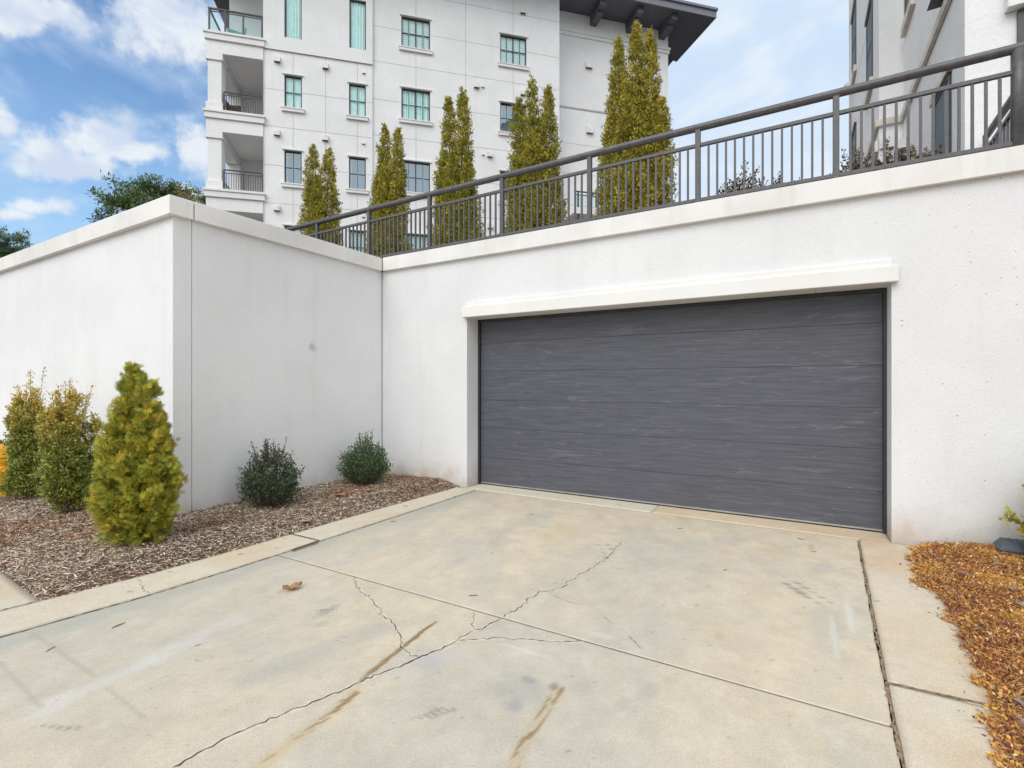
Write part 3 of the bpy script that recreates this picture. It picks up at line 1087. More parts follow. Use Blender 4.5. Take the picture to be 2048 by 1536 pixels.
b.build('coping', [M['coping'], M['crack']], garage, bevel=0.006)
b = MB()
b.box(-4.105, 0.793, 5.642, 5.714, 2.408, 2.560)
b.build('lintel', M['lintel'], garage, bevel=0.008)
b = MB()
b.box(-4.045, 0.748, 5.668, 5.713, 2.561, 2.622)
b.build('lintel', M['lintel'], garage, bevel=0.006)
DY = 6.02
b = MB()
b.box(XL + .002, XL + .030, DY - .035, DY + .06, 0.004, ZT - .002)
b.box(XR - .028, XR - .002, DY - .035, DY + .06, 0.004, ZT - .002)
b.box(XL + .034, XR - .028, DY - .035, DY + .06, ZT - .038, ZT - .002)
b.build('door_frame', M['frame_dark'], garage, bevel=0.003)
door = MB()
door.box(XL + .03, XR - .026, DY + .045, DY + .07, 0.03, ZT - .03)
door = door.build('door', M['rubber'], garage)
child_loc(door, garage)
zj = [0.035, 0.408, 0.829, 1.236, 1.655, 2.074, ZT - .036]
for k in range(6):
    p = MB()
    p.box(XL + .036, XR - .030, DY, DY + .044, zj[k] + .0012, zj[k + 1] - .0012)
    p.build('panel', M['door'], door, bevel=0.0025).parent = door
p = MB()
p.box(XL + .036, XR - .030, DY - .006, DY + .03, 0.020, 0.036)
p.build('bottom_rail', M['aluminium'], door)
p = MB()
p.box(XL + .036, XR - .030, DY - .002, DY + .03, 0.004, 0.0195)
p.build('bottom_seal', M['rubber'], door)

# ================================================================== RAILING ALONG THE COPING
RY = 5.765
rail = thing('railing', 'long dark grey metal guard railing with round handrail on top of the garage wall', 'railing', (-2.24, RY, ZC1))
POSTS = [-8.59, -7.322, -6.05, -4.785, -3.512, -2.240, -0.964, 0.319]
b = MB()
b.tube([(-8.65, RY, 4.315), (-5.0, RY, 4.315), (-2.0, RY, 4.315), (1.64, RY, 4.318), (2.4, RY, 4.318)], 0.041, 16)
b.build('handrail', M['rail_worn'], rail, smooth=True)
b = MB()
b.box(-8.59, 1.60, RY - .018, RY + .018, 4.100, 4.138)
b.build('mid_rail', M['rail_paint'], rail, bevel=0.004)
b = MB()
b.box(-8.59, 1.60, RY - .019, RY + .019, 3.492, 3.530)
b.build('bottom_rail', M['rail_paint'], rail, bevel=0.004)
for px in POSTS:
    b = MB()
    b.box(px - .027, px + .027, RY - .027, RY + .027, ZC1 + .008, 4.29)
    b.build('post', M['rail_paint'], rail, bevel=0.004)
b = MB()
b.tube([(1.612, RY, ZC1 + .008), (1.612, RY, 4.0), (1.612, RY, 4.30)], 0.048, 14)
b.build('post', M['rail_worn'], rail, smooth=True)
bal = MB()
bal.box(-.0105, .0105, -.0105, .0105, 3.530, 4.098)
bal0 = bal.build('baluster', M['rail_paint'], None)
first = True
bx = []
allp = POSTS + [1.612]
for i in range(len(allp) - 1):
    a, c = allp[i], allp[i + 1]
    n = 13
    gap = (c - a - 12 * .0885) / 2
    for k in range(n):
        if i == 0 and k < 5:
            continue
        bx.append(a + gap + k * .0885)
for k, xx in enumerate(bx):
    o = bal0 if k == 0 else bal0.copy()
    if k:
        scene.collection.objects.link(o)
    o.parent = rail
    o.location = (xx + 2.24, 0, -ZC1)

# second railing going back along the right building
r2 = thing('stair_railing', 'short dark railing running back along the right building behind the end post', 'railing', (1.97, 7.0, 3.36))
b = MB()
b.tube([(1.97, 8.05, 4.47), (1.97, 7.0, 4.52), (1.93, 6.1, 4.56)], .038, 12)
b.build('handrail', M['rail_worn'], r2, smooth=True)
b = MB()
b.bar((1.97, 8.05, 4.30), (1.93, 6.1, 4.39), .034, .04)
b.build('mid_rail', M['rail_paint'], r2)
b = MB()
b.bar((1.97, 8.05, 3.50), (1.93, 6.1, 3.50), .034, .04)
b.build('bottom_rail', M['rail_paint'], r2)
for yy in (8.05, 6.4):
    b = MB()
    b.box(1.94, 1.985, yy - .022, yy + .022, 3.36, 4.46)
    b.build('post', M['rail_paint'], r2)
for k in range(16):
    yy = 7.95 - k * .11
    b = MB()
    b.box(1.945, 1.967, yy - .011, yy + .011, 3.51, 4.33 + (7.95 - yy) * .03)
    b.build('baluster', M['rail_paint'], r2)

# ================================================================== LEFT APARTMENT BUILDING
TH = R(44.6)
DB = 22.1
apt_loc = (-math.sin(TH) * DB, math.cos(TH) * DB, 0.0)
apt = thing('apartment_building', 'tall pale stucco apartment building with stacked corner balconies and grey bracketed eave', 'building', (apt_loc[0], apt_loc[1], 0), TH)


def facade(mb, s0, s1, z0, z1, y, holes, vj=(), hj=(), rev=0.14, jw=0.018):
    """wall plane at depth y (local), holes = (a, b, c, d), grooved joints as dark strips"""
    ss = sorted(set([s0, s1] + [h[0] for h in holes] + [h[1] for h in holes]))
    zz = sorted(set([z0, z1] + [h[2] for h in holes] + [h[3] for h in holes]))
    for i in range(len(ss) - 1):
        for j in range(len(zz) - 1):
            cs, cz = (ss[i] + ss[i + 1]) / 2, (zz[j] + zz[j + 1]) / 2
            if any(h[0] < cs < h[1] and h[2] < cz < h[3] for h in holes):
                continue
            mb.quad((ss[i], y, zz[j]), (ss[i + 1], y, zz[j]), (ss[i + 1], y, zz[j + 1]), (ss[i], y, zz[j + 1]))
    for a, b_, c_, d in holes:
        mb.quad((a, y, c_), (a, y, d), (a, y + rev, d), (a, y + rev, c_))
        mb.quad((b_, y, d), (b_, y, c_), (b_, y + rev, c_), (b_, y + rev, d))
        mb.quad((a, y, d), (b_, y, d), (b_, y + rev, d), (a, y + rev, d))
        mb.quad((b_, y, c_), (a, y, c_), (a, y + rev, c_), (b_, y + rev, c_))

    def strips(lo, hi, blocks):
        segs = [(lo, hi)]
        for p, q in blocks:
            new = []
            for u, v_ in segs:
                if q <= u or p >= v_:
                    new.append((u, v_))
                else:
                    if p > u:
                        new.append((u, p))
                    if q < v_:
                        new.append((q, v_))
            segs = new
        return segs
    for s in vj:
        for u, v_ in strips(z0, z1, [(h[2] - .22, h[3] + .08) for h in holes if h[0] - .2 < s < h[1] + .2]):
            mb.quad((s - jw / 2, y - .003, u), (s + jw / 2, y - .003, u), (s + jw / 2, y - .003, v_), (s - jw / 2, y - .003, v_), 1)
    for z in hj:
        for u, v_ in strips(s0, s1, [(h[0] - .02, h[1] + .02) for h in holes if h[2] - .2 < z < h[3] + .1]):
            mb.quad((u, y - .004, z - jw / 2), (v_, y - .004, z - jw / 2), (v_, y - .004, z + jw / 2), (u, y - .004, z + jw / 2), 1)


P1_HOLES = [(-4.06, -3.39, 15.82, 17.92), (-1.50, -.82, 15.82, 17.92)]
P1_LOW = [(-4.07, -3.39, 12.94, 14.31), (-1.52, -.83, 12.95, 14.34), (-4.07, -3.40, 9.80, 11.18), (-1.52, -.83, 9.81, 11.20), (-4.07, -3.40, 6.66, 8.05), (-1.52, -.83, 6.66, 8.05)]
P2_HOLES = []
for zt, zb in ((17.69, 16.32), (14.53, 13.14), (11.33, 9.94), (8.11, 6.74)):
    P2_HOLES += [(0.67, 1.92, zb, zt), (5.13, 6.40, zb, zt)]
wb = MB()
facade(wb, -4.86, -.55, 15.25, 20.2, -0.06, P1_HOLES, (), ())
wb.quad((-4.86, -.06, 15.25), (-.55, -.06, 15.25), (-.55, 0, 15.25), (-4.86, 0, 15.25), 1)
facade(wb, -4.86, -.55, 3.0, 15.25, 0.0, P1_LOW, (-3.73, -2.46, -1.18), (13.63, 12.10, 10.50, 8.93, 7.3, 5.8))
wb.quad((-.55, 0, 3.0), (-.55, .08, 3.0), (-.55, .08, 15.25), (-.55, 0, 15.25))
wb.quad((-.55, -.06, 15.25), (-.55, .08, 15.25), (-.55, .08, 20.2), (-.55, -.06, 20.2))
facade(wb, -.55, 8.03, 3.0, 20.2, 0.08, P2_HOLES, (1.30, 3.52, 5.75), (18.73, 17.03, 15.50, 13.86, 12.29, 10.7, 9.1, 7.4, 5.8))
WD = 1.2
wb.quad((8.03, .08, 3.0), (8.03, WD, 3.0), (8.03, WD, 20.2), (8.03, .08, 20.2))
facade(wb, 8.03, 14.56, 3.0, 20.2, WD, [], (12.9,), (15.40, 13.6, 12.1, 10.5, 9.0))
wb.quad((14.56, WD, 3.0), (14.56, 16, 3.0), (14.56, 16, 20.2), (14.56, WD, 20.2))
wb.quad((-4.86, -.06, 3.0), (-4.86, -.06, 20.2), (-4.86, 3.0, 20.2), (-4.86, 3.0, 3.0))
wb.quad((-6.95, 3.0, 3.0), (-4.86, 3.0, 3.0), (-4.86, 3.0, 20.2), (-6.95, 3.0, 20.2))
wb.quad((-6.95, 3.0, 3.0), (-6.95, 3.0, 20.2), (-6.95, 16, 20.2), (-6.95, 16, 3.0))
wb.quad((-6.95, 16, 3.0), (-6.95, 16, 20.2), (14.56, 16, 20.2), (14.56, 16, 3.0))
wb.build('wall', [M['building_stucco'], M['joint_line']], apt, local=True)

# cornice mouldings under the eave of the right wing
b = MB()
b.box(8.04, 14.62, WD - .05, WD - .002, 19.02, 19.20)
b.box(8.04, 14.66, WD - .09, WD - .002, 19.201, 19.32)
b.build('cornice', M['building_trim'], apt, local=True)
b = MB()
b.box(8.04, 14.58, WD - .03, WD - .0045, 15.36, 15.44, 0)
b.build('string_course', M['joint_line'], apt, local=True)

# roof: soffit slab, fascia, brackets
b = MB()
b.box(-8.05, 8.60, -1.55, 17.0, 20.2, 20.32)
b.box(8.602, 16.30, -.30, 3.2, 20.2, 20.32)
b.box(8.602, 16.05, 3.2, 17.0, 20.2, 20.32)
rf = b.build('roof', M['soffit_grey'], apt, local=True)
LOC[rf.name] = (0, 0, 0)
b = MB()
b.box(-8.08, 8.60, -1.62, -1.551, 20.17, 20.62)
b.box(8.602, 16.36, -.37, -.301, 20.17, 20.50)
b.box(8.602, 16.40, -.45, -.30, 20.501, 20.62)
b.box(16.301, 16.36, -.30, 3.2, 20.17, 20.50)
b.box(16.051, 16.11, 3.2, 17.0, 20.17, 20.50)
b.box(-8.12, -8.051, -1.55, 17.0, 20.17, 20.62)
b.build('fascia', M['fascia_grey'], rf, local=True)
b = MB()
b.box(-8.0, 16.0, 0.0, 16.9, 20.325, 20.9)
b.build('roof_deck', M['fascia_grey'], rf, local=True)


def bracket(s, horizontal=False, y=0):
    b = MB()
    if not horizontal:
        b.box(s - .17, s + .17, .35, WD - .002, 19.72, 20.198)
        b.box(s - .17, s + .17, -.05, .349, 19.90, 20.198)
    else:
        b.box(14.563, 15.4, y - .17, y + .17, 19.72, 20.198)
        b.box(15.401, 15.9, y - .17, y + .17, 19.90, 20.198)
    b.build('bracket', M['soffit_grey'], rf, local=True, bevel=0.01)


for s in (10.25, 12.25, 14.15):
    bracket(s)
for yy in (3.3, 5.6):
    bracket(0, True, yy)


def window(h, y, cols, panes, style, sill=True):
    a, b_, c_, d = h
    yf = y + .075
    fr = MB()
    t = .045
    fr.box(a, a + t, yf, yf + .06, c_, d)
    fr.box(b_ - t, b_, yf, yf + .06, c_, d)
    fr.box(a + t, b_ - t, yf, yf + .06, d - t, d)
    fr.box(a + t, b_ - t, yf, yf + .06, c_, c_ + t)
    win = fr.build('window', M['frame_dark'], apt, local=True)
    ih = MB()
    if cols:
        for k in range(1, cols):
            s = a + (b_ - a) * k / cols
            wd = .05 if (cols == 4 and k == 2) else .018
            ih.box(s - wd / 2, s + wd / 2, yf + .004, yf + .05, c_ + t, d - t)
        zm = (c_ + d) / 2
        for k in range(cols):
            s0 = a + (b_ - a) * k / cols + .03
            s1 = a + (b_ - a) * (k + 1) / cols - .03
            ih.box(s0, s1, yf + .006, yf + .045, zm - .011, zm + .011)
        ih.build('glazing_bars', M['frame_dark'], win, local=True)
    pn = MB()
    pn.quad((a + t, yf + .035, c_ + t), (b_ - t, yf + .035, c_ + t), (b_ - t, yf + .035, d - t), (a + t, yf + .035, d - t))
    pn.build('pane', M['glass_blue'] if style == 'sky' else M['glass_teal'], win, local=True)
    bk = MB()
    if style == 'curtain':
        n = int((b_ - a) * 42)
        for k in range(n):
            s0 = a + (b_ - a) * k / n
            s1 = a + (b_ - a) * (k + 1) / n
            f0 = .075 + .03 * math.sin(k * 1.3) + .012 * math.sin(k * .37)
            f1 = .075 + .03 * math.sin((k + 1) * 1.3) + .012 * math.sin((k + 1) * .37)
            bk.quad((s0, yf + f0, c_), (s1, yf + f1, c_), (s1, yf + f1, d), (s0, yf + f0, d))
        bk.build('curtain', M['curtain'], win, local=True)
    elif style == 'shade':
        bk.box(a, b_, yf + .065, yf + .075, c_, d)
        bk.build('roller_shade', M['curtain'], win, local=True)
    elif style == 'blind':
        n = int((d - c_) / .085)
        for k in range(n):
            z = c_ + (k + .5) * (d - c_) / n
            bk.add([(a, yf + .068, z - .036), (b_, yf + .068, z - .036), (b_, yf + .060, z + .036), (a, yf + .060, z + .036)], [(0, 1, 2, 3)])
        bk.box(a, b_, yf + .16, yf + .17, c_, d, 1)
        bk.build('blind', [M['blind'], M['room_dark']], win, local=True)
    else:
        bk.box(a, b_, yf + .25, yf + .26, c_, d)
        bk.box(a, a + .12, yf + .10, yf + .13, c_, d, 1)
        bk.build('room', [M['room_dark'], M['curtain']], win, local=True)
    if sill:
        sl = MB()
        sl.box(a - .10, b_ + .10, y - .09, y - .002, c_ - .17, c_ - .055)
        sl.box(a - .12, b_ + .12, y - .11, y - .002, c_ - .054, c_ - .004)
        sl.build('sill', M['building_trim'], win, local=True)
        hd = MB()
        hd.box(a - .07, b_ + .07, y - .06, y - .002, d + .002, d + .052)
        hd.build('head_trim', M['building_trim'], win, local=True)


for h in P1_HOLES:
    window(h, -.06, 0, 0, 'curtain', False)
for i, h in enumerate(P1_LOW):
    window(h, 0, 2, 2, ['shade', 'shade', 'sky', 'sky', 'shade', 'blind'][i])
for i, h in enumerate(P2_HOLES):
    window(h, .08, 4, 2, ['blind', 'blind', 'curtain', 'sky', 'sky', 'sky', 'blind', 'blind'][i])


def vent(s, z, y, size=.24, small=False):
    b = MB()
    k = .5 if small else 1.0
    wd, ht, dp = size * k, size * 1.0 * k, .13 * k
    v_ = [(s - wd / 2, y - .002, z + ht / 2), (s + wd / 2, y - .002, z + ht / 2), (s + wd / 2, y - dp, z + ht * .33), (s - wd / 2, y - dp, z + ht * .33),
          (s - wd / 2, y - .002, z - ht / 2), (s + wd / 2, y - .002, z - ht / 2), (s + wd / 2, y - dp, z - ht / 2), (s - wd / 2, y - dp, z - ht / 2)]
    b.add(v_, [(0, 3, 2, 1), (0, 4, 7, 3), (1, 2, 6, 5), (3, 7, 6, 2)])
    b.add([v_[4], v_[5], v_[6], v_[7]], [(0, 3, 2, 1)], 1)
    b.build('vent_hood', [M['vent_white'], M['vent_dark']], apt, local=True)


for s, z in ((-4.33, 14.86), (-2.46, 14.88), (-4.34, 11.83), (-2.47, 11.85), (-4.35, 8.73)):
    vent(s, z, 0)
for s, z in ((-.92, 14.88), (-.93, 11.84), (-.93, 8.7)):
    vent(s, z, 0, small=True)
for s, z in ((6.21, 18.89), (4.01, 15.09), (6.21, 15.08), (4.63, 12.01), (4.64, 8.74)):
    vent(s, z, .08)
for s, z in ((4.31, 15.11), (4.31, 12.01), (4.31, 8.85)):
    vent(s, z, .08, small=True)
for s, z in ((10.0, 17.7), (10.05, 14.4), (10.1, 11.3)):
    vent(s, z, WD, .36)


def balcony(zf, glass=False):
    """floor slab top at zf, its fascia below, pillar and rail above"""
    b = MB()
    b.box(-7.03, -4.76, -.16, 3.0, zf - .10, zf)
    b.box(-6.99, -4.80, -.12, 3.0, zf - .33, zf - .102)
    slab = b.build('balcony', M['building_trim'], apt, local=True, bevel=0.01)
    LOC[slab.name] = (0, 0, 0)
    b = MB()
    b.box(-6.95, -4.862, -.05, .38, zf - .84, zf - .332)       # front beam
    b.box(-6.95, -6.47, .381, 2.99, zf - 1.05, zf - .332)      # side beam
    b.box(-6.469, -4.862, .381, 2.99, zf - .60, zf - .334)     # ceiling
    b.build('beam', M['building_stucco'], slab, local=True, bevel=0.008)
    b = MB()
    b.box(-6.90, -6.38, 2.55, 2.995, zf - 3.1, zf - 1.06)
    b.build('pilaster', M['building_stucco'], slab, local=True, bevel=0.008)
    b = MB()
    b.box(-6.90, -6.40, 0.0, .50, zf - 2.98, zf - 1.11)        # front pillar
    b.box(-6.96, -6.35, -.058, .56, zf - 1.109, zf - .845)
    b.box(-6.96, -6.35, -.055, .56, zf - 3.13, zf - 2.80)
    b.build('pillar', M['building_stucco'], slab, local=True, bevel=0.008)
    r = MB()
    if glass:
        for s in (-6.86, -6.28, -5.62, -4.92):
            r.box(s - .03, s + .03, .02, .07, zf, zf + .98)
        r.bar((-6.90, .045, zf + .98), (-4.88, .045, zf + .98), .07, .05)
        r.bar((-6.90, .045, zf + .88), (-4.88, .045, zf + .88), .035, .03)
        r.bar((-6.86, .045, zf + .98), (-6.86, 2.95, zf + .98), .07, .05)
        r.box(-6.89, -6.83, 1.45, 1.51, zf, zf + .98)
        r.build('balcony_railing', M['frame_dark'], slab, local=True)
        p = MB()
        p.quad((-6.86, .045, zf + .04), (-4.90, .045, zf + .04), (-4.90, .045, zf + .86), (-6.86, .045, zf + .86))
        p.quad((-6.86, .05, zf + .04), (-6.86, 2.95, zf + .04), (-6.86, 2.95, zf + .86), (-6.86, .05, zf + .86))
        p.build('glass_panel', M['glass_clear'], slab, local=True)
    else:
        def run(p, q, n):
            p, q = Vector(p), Vector(q)
            r.bar(p + Vector((0, 0, .84)), q + Vector((0, 0, .84)), .05, .045)
            r.bar(p + Vector((0, 0, .72)), q + Vector((0, 0, .72)), .03, .03)
            r.bar(p + Vector((0, 0, .06)), q + Vector((0, 0, .06)), .03, .03)
            for k in range(n + 1):
                c_ = p.lerp(q, k / n)
                big = k in (0, n // 2, n)
                hw = .024 if big else .009
                r.box(c_.x - hw, c_.x + hw, c_.y - hw, c_.y + hw, c_.z, c_.z + (.82 if big else .71))
        run((-6.33, .06, zf), (-4.90, .06, zf), 16)
        run((-6.72, .6, zf), (-6.72, 2.5, zf), 20)
        r.build('balcony_railing', M['frame_dark'], slab, local=True)


balcony(15.58, True)
balcony(12.44)
balcony(9.29)

# patio fence of the right wing
b = MB()
for s in (8.6, 9.5, 10.4, 11.3, 12.2):
    b.box(s - .03, s + .03, -.9, -.84, 8.6, 10.35)
b.bar((8.5, -.87, 10.35), (12.3, -.87, 10.35), .06, .05)
b.bar((8.5, -.87, 10.2), (12.3, -.87, 10.2), .04, .03)
b.bar((8.5, -.87, 9.6), (12.3, -.87, 9.6), .04, .04)
pf = b.build('patio_railing', M['frame_dark'], apt, local=True)
LOC[pf.name] = (0, 0, 0)
b = MB()
b.quad((8.5, -.86, 9.62), (12.3, -.86, 9.62), (12.3, -.86, 10.18), (8.5, -.86, 10.18))
b.build('glass_panel', M['glass_clear'], pf, local=True)
b = MB()
b.box(8.3, 12.5, -1.0, WD - .002, 9.3, 9.58)
b.build('patio_slab', M['building_trim'], apt, local=True)


def apt_point(s, y, z):
    return (apt_loc[0] + math.cos(TH) * s - math.sin(TH) * y, apt_loc[1] + math.sin(TH) * s + math.cos(TH) * y, z)


# furniture on the balconies
def armchair(name, label, loc, rz, seatm, framem):
    c = thing(name, label, 'chair', loc, rz)
    b = MB()
    b.box(-.32, .32, -.30, .30, .22, .42)
    b.build('seat', seatm, c, local=True, bevel=0.03)
    b = MB()
    b.add([(-.32, .20, .42), (.32, .20, .42), (.32, .30, .42), (-.32, .30, .42), (-.30, .36, .95), (.30, .36, .95), (.30, .44, .93), (-.30, .44, .93)],
          [(0, 3, 2, 1), (4, 5, 6, 7), (0, 1, 5, 4), (1, 2, 6, 5), (2, 3, 7, 6), (3, 0, 4, 7)])
    b.build('backrest', framem, c, local=True, bevel=0.02)
    for s in (-1, 1):
        b = MB()
        b.box(s * .36 - .05, s * .36 + .05, -.30, .34, .05, .62)
        b.build('arm', framem, c, local=True, bevel=0.02)
    for sx in (-1, 1):
        for sy in (-1, 1):
            b = MB()
            b.box(sx * .34 - .03, sx * .34 + .03, sy * .26 - .03, sy * .26 + .03, 0, .06)
            b.build('leg', framem, c, local=True)
    return c


armchair('balcony_chair', 'dark brown wicker armchair behind the bars of the middle balcony', apt_point(-6.1, 1.0, 12.442), TH + R(80), M['wicker'], M['wicker'])
armchair('lounge_chair', 'grey armchair with pale green back behind the glass of the top balcony', apt_point(-6.2, 1.0, 15.582), TH + R(-70), M['chair_grey'], M['cushion_green'])

# ================================================================== RIGHT BUILDING
rb = thing('corner_building', 'pale stucco building seen edge on past the end of the railing', 'building', (1.8, 8.17, 3.36))
CX0, CX1 = 1.41, 1.80
YB, YN, YF = 12.34, 8.17, 19.2
b = MB()
b.quad((CX1, YN, 3.2), (CX1, YN, 22), (CX1, YB, 22), (CX1, YB, 3.2))          # recessed wall, openings set proud below
b.quad((CX1, YN, 3.2), (14, YN, 3.2), (14, YN, 22), (CX1, YN, 22))
b.quad((CX0, YB, 3.2), (CX1, YB, 3.2), (CX1, YB, 22), (CX0, YB, 22))
b.quad((CX0, YB, 3.2), (CX0, YB, 22), (CX0, YF, 22), (CX0, YF, 3.2))
b.quad((CX0, YF, 3.2), (CX0, YF, 22), (14, YF, 22), (14, YF, 3.2))
b.quad((14, YN, 3.2), (14, YF, 3.2), (14, YF, 22), (14, YN, 22))
b.quad((CX0, YN, 22), (14, YN, 22), (14, YF, 22), (CX0, YF, 22))
for z in (9.45, 12.6, 15.8):
    b.quad((CX0, YB - .003, z - .012), (CX1, YB - .003, z - .012), (CX1, YB - .003, z + .012), (CX0, YB - .003, z + .012), 1)
for z in (9.9, 13.0, 16.2):
    b.quad((CX0 - .003, YF, z - .012), (CX0 - .003, YB, z - .012), (CX0 - .003, YB, z + .012), (CX0 - .003, YF, z + .012), 1)
b.build('wall', [M['building_stucco'], M['joint_line']], rb)
b = MB()
b.box(CX1 - .06, CX1 - .002, YN + .0, YB - .065, 6.66, 6.80)
b.box(CX0 - .06, CX1 - .0, YB - .063, YB - .003, 6.66, 6.80)
b.box(CX0 - .062, CX0 - .003, YB - .003, YF, 6.66, 6.80)
b.build('belt_course', M['tan_trim'], rb, bevel=0.01)
b = MB()
b.box(CX0 - .06, CX0 - .003, YB + .05, YB + 1.2, 6.20, 6.42)
b.box(CX0 - .0, CX1 - .003, YB - .06, YB - .003, 6.20, 6.42)
b.build('ledge', M['building_trim'], rb, bevel=0.01)


def side_window(x, y0, y1, z0, z1, sill=True):
    """opening in a wall that faces -X"""
    fr = MB()
    t = .06
    fr.box(x - .028, x - .003, y0, y0 + t, z0, z1)
    fr.box(x - .028, x - .003, y1 - t, y1, z0, z1)
    fr.box(x - .028, x - .003, y0 + t, y1 - t, z1 - t, z1)
    fr.box(x - .028, x - .003, y0 + t, y1 - t, z0, z0 + t)
    fr.box(x - .026, x - .003, y0 + t, y1 - t, (z0 + z1) / 2 - .015, (z0 + z1) / 2 + .015)
    wn = child_loc(fr.build('window', M['frame_dark'], rb), rb)
    p = MB()
    p.box(x - .016, x - .004, y0 + t, y1 - t, z0 + t, z1 - t)
    p.build('pane', M['pane_dark'], wn)
    if sill:
        s = MB()
        s.box(x - .075, x - .003, y0 - .10, y1 + .10, z0 - .17, z0 - .004)
        s.build('sill', M['tan_trim'], wn)
    h = MB()
    h.box(x - .06, x - .003, y0 - .08, y1 + .08, z1 + .004, z1 + .10)
    h.build('head_trim', M['tan_trim'], wn)


M['pane_dark'] = plain('pane_dark', (0.06, 0.09, 0.10), 0.45, var=0.15, scale=1.5, spec=0.15)
for x, y0, y1, z0, z1 in [(CX0, 13.25, 14.25, 8.15, 9.95), (CX0, 16.8, 17.9, 10.4, 12.3), (CX0, 13.25, 14.25, 11.4, 13.2), (CX0, 16.8, 17.9, 6.9, 8.8),
                          (CX0, 16.4, 17.2, 13.6, 15.4), (CX1, 11.25, 12.05, 8.4, 12.6), (CX0, 13.3, 14.2, 4.4, 5.7)]:
    side_window(x, y0, y1, z0, z1)
side_window(CX1, 8.78, 9.72, 3.4, 5.72, False)
# framed opening in the face towards the drive
b = MB()
b.box(2.16, 3.6, YN - .13, YN - .003, 5.96, 6.36)
b.build('head_trim', M['building_trim'], rb, bevel=0.008)
b = MB()
b.box(2.27, 2.34, YN - .035, YN - .003, 3.4, 5.94)
b.box(2.34, 3.5, YN - .035, YN - .003, 5.86, 5.94)
dw = child_loc(b.build('window', M['frame_dark'], rb), rb)
b = MB()
b.box(2.34, 3.5, YN - .018, YN - .004, 3.4, 5.86)
b.build('pane', M['pane_dark'], dw)


def side_vent(x, y, z, k=1.0):
    b = MB()
    w_, h_, d_ = .30 * k, .26 * k, .20 * k
    v_ = [(x - .002, y - w_ / 2, z + h_ / 2), (x - .002, y + w_ / 2, z + h_ / 2), (x - d_, y + w_ / 2, z + h_ * .15), (x - d_, y - w_ / 2, z + h_ * .15),
          (x - .002, y - w_ / 2, z - h_ / 2), (x - .002, y + w_ / 2, z - h_ / 2), (x - d_, y + w_ / 2, z - h_ / 2), (x - d_, y - w_ / 2, z - h_ / 2)]
    b.add(v_, [(0, 1, 2, 3), (0, 3, 7, 4), (1, 5, 6, 2), (3, 2, 6, 7)])
    b.add([v_[4], v_[5], v_[6], v_[7]], [(0, 1, 2, 3)], 1)
    b.build('vent_hood', [M['vent_white'], M['vent_dark']], rb)


for a in ((CX1, 9.0, 6.98), (CX1, 12.15, 6.15, .8), (CX1, 12.1, 5.7, .8), (CX0, 18.3, 10.6), (CX0, 18.6, 8.2, .8), (CX0, 16.2, 6.2, .9), (CX0, 16.6, 5.5, .9)):
    side_vent(*a)
b = MB()
b.tube([(2.02, YN - .002, 3.86), (2.02, YN - .10, 3.86), (2.02, YN - .10, 3.78)], .022, 8)
b.lathe([(.045, 0), (.045, .015)], (2.02, YN - .11, 3.90), 10)
b.build('hose_tap', M['frame_dark'], rb)

# ================================================================== VEGETATION
GREEN = np.array([.165, .22, .035])
OLIVE = np.array([.33, .30, .036])
GOLD = np.array([.56, .45, .065])
BRONZE = np.array([.43, .30, .055])
BROWN = np.array([.12, .065, .025])


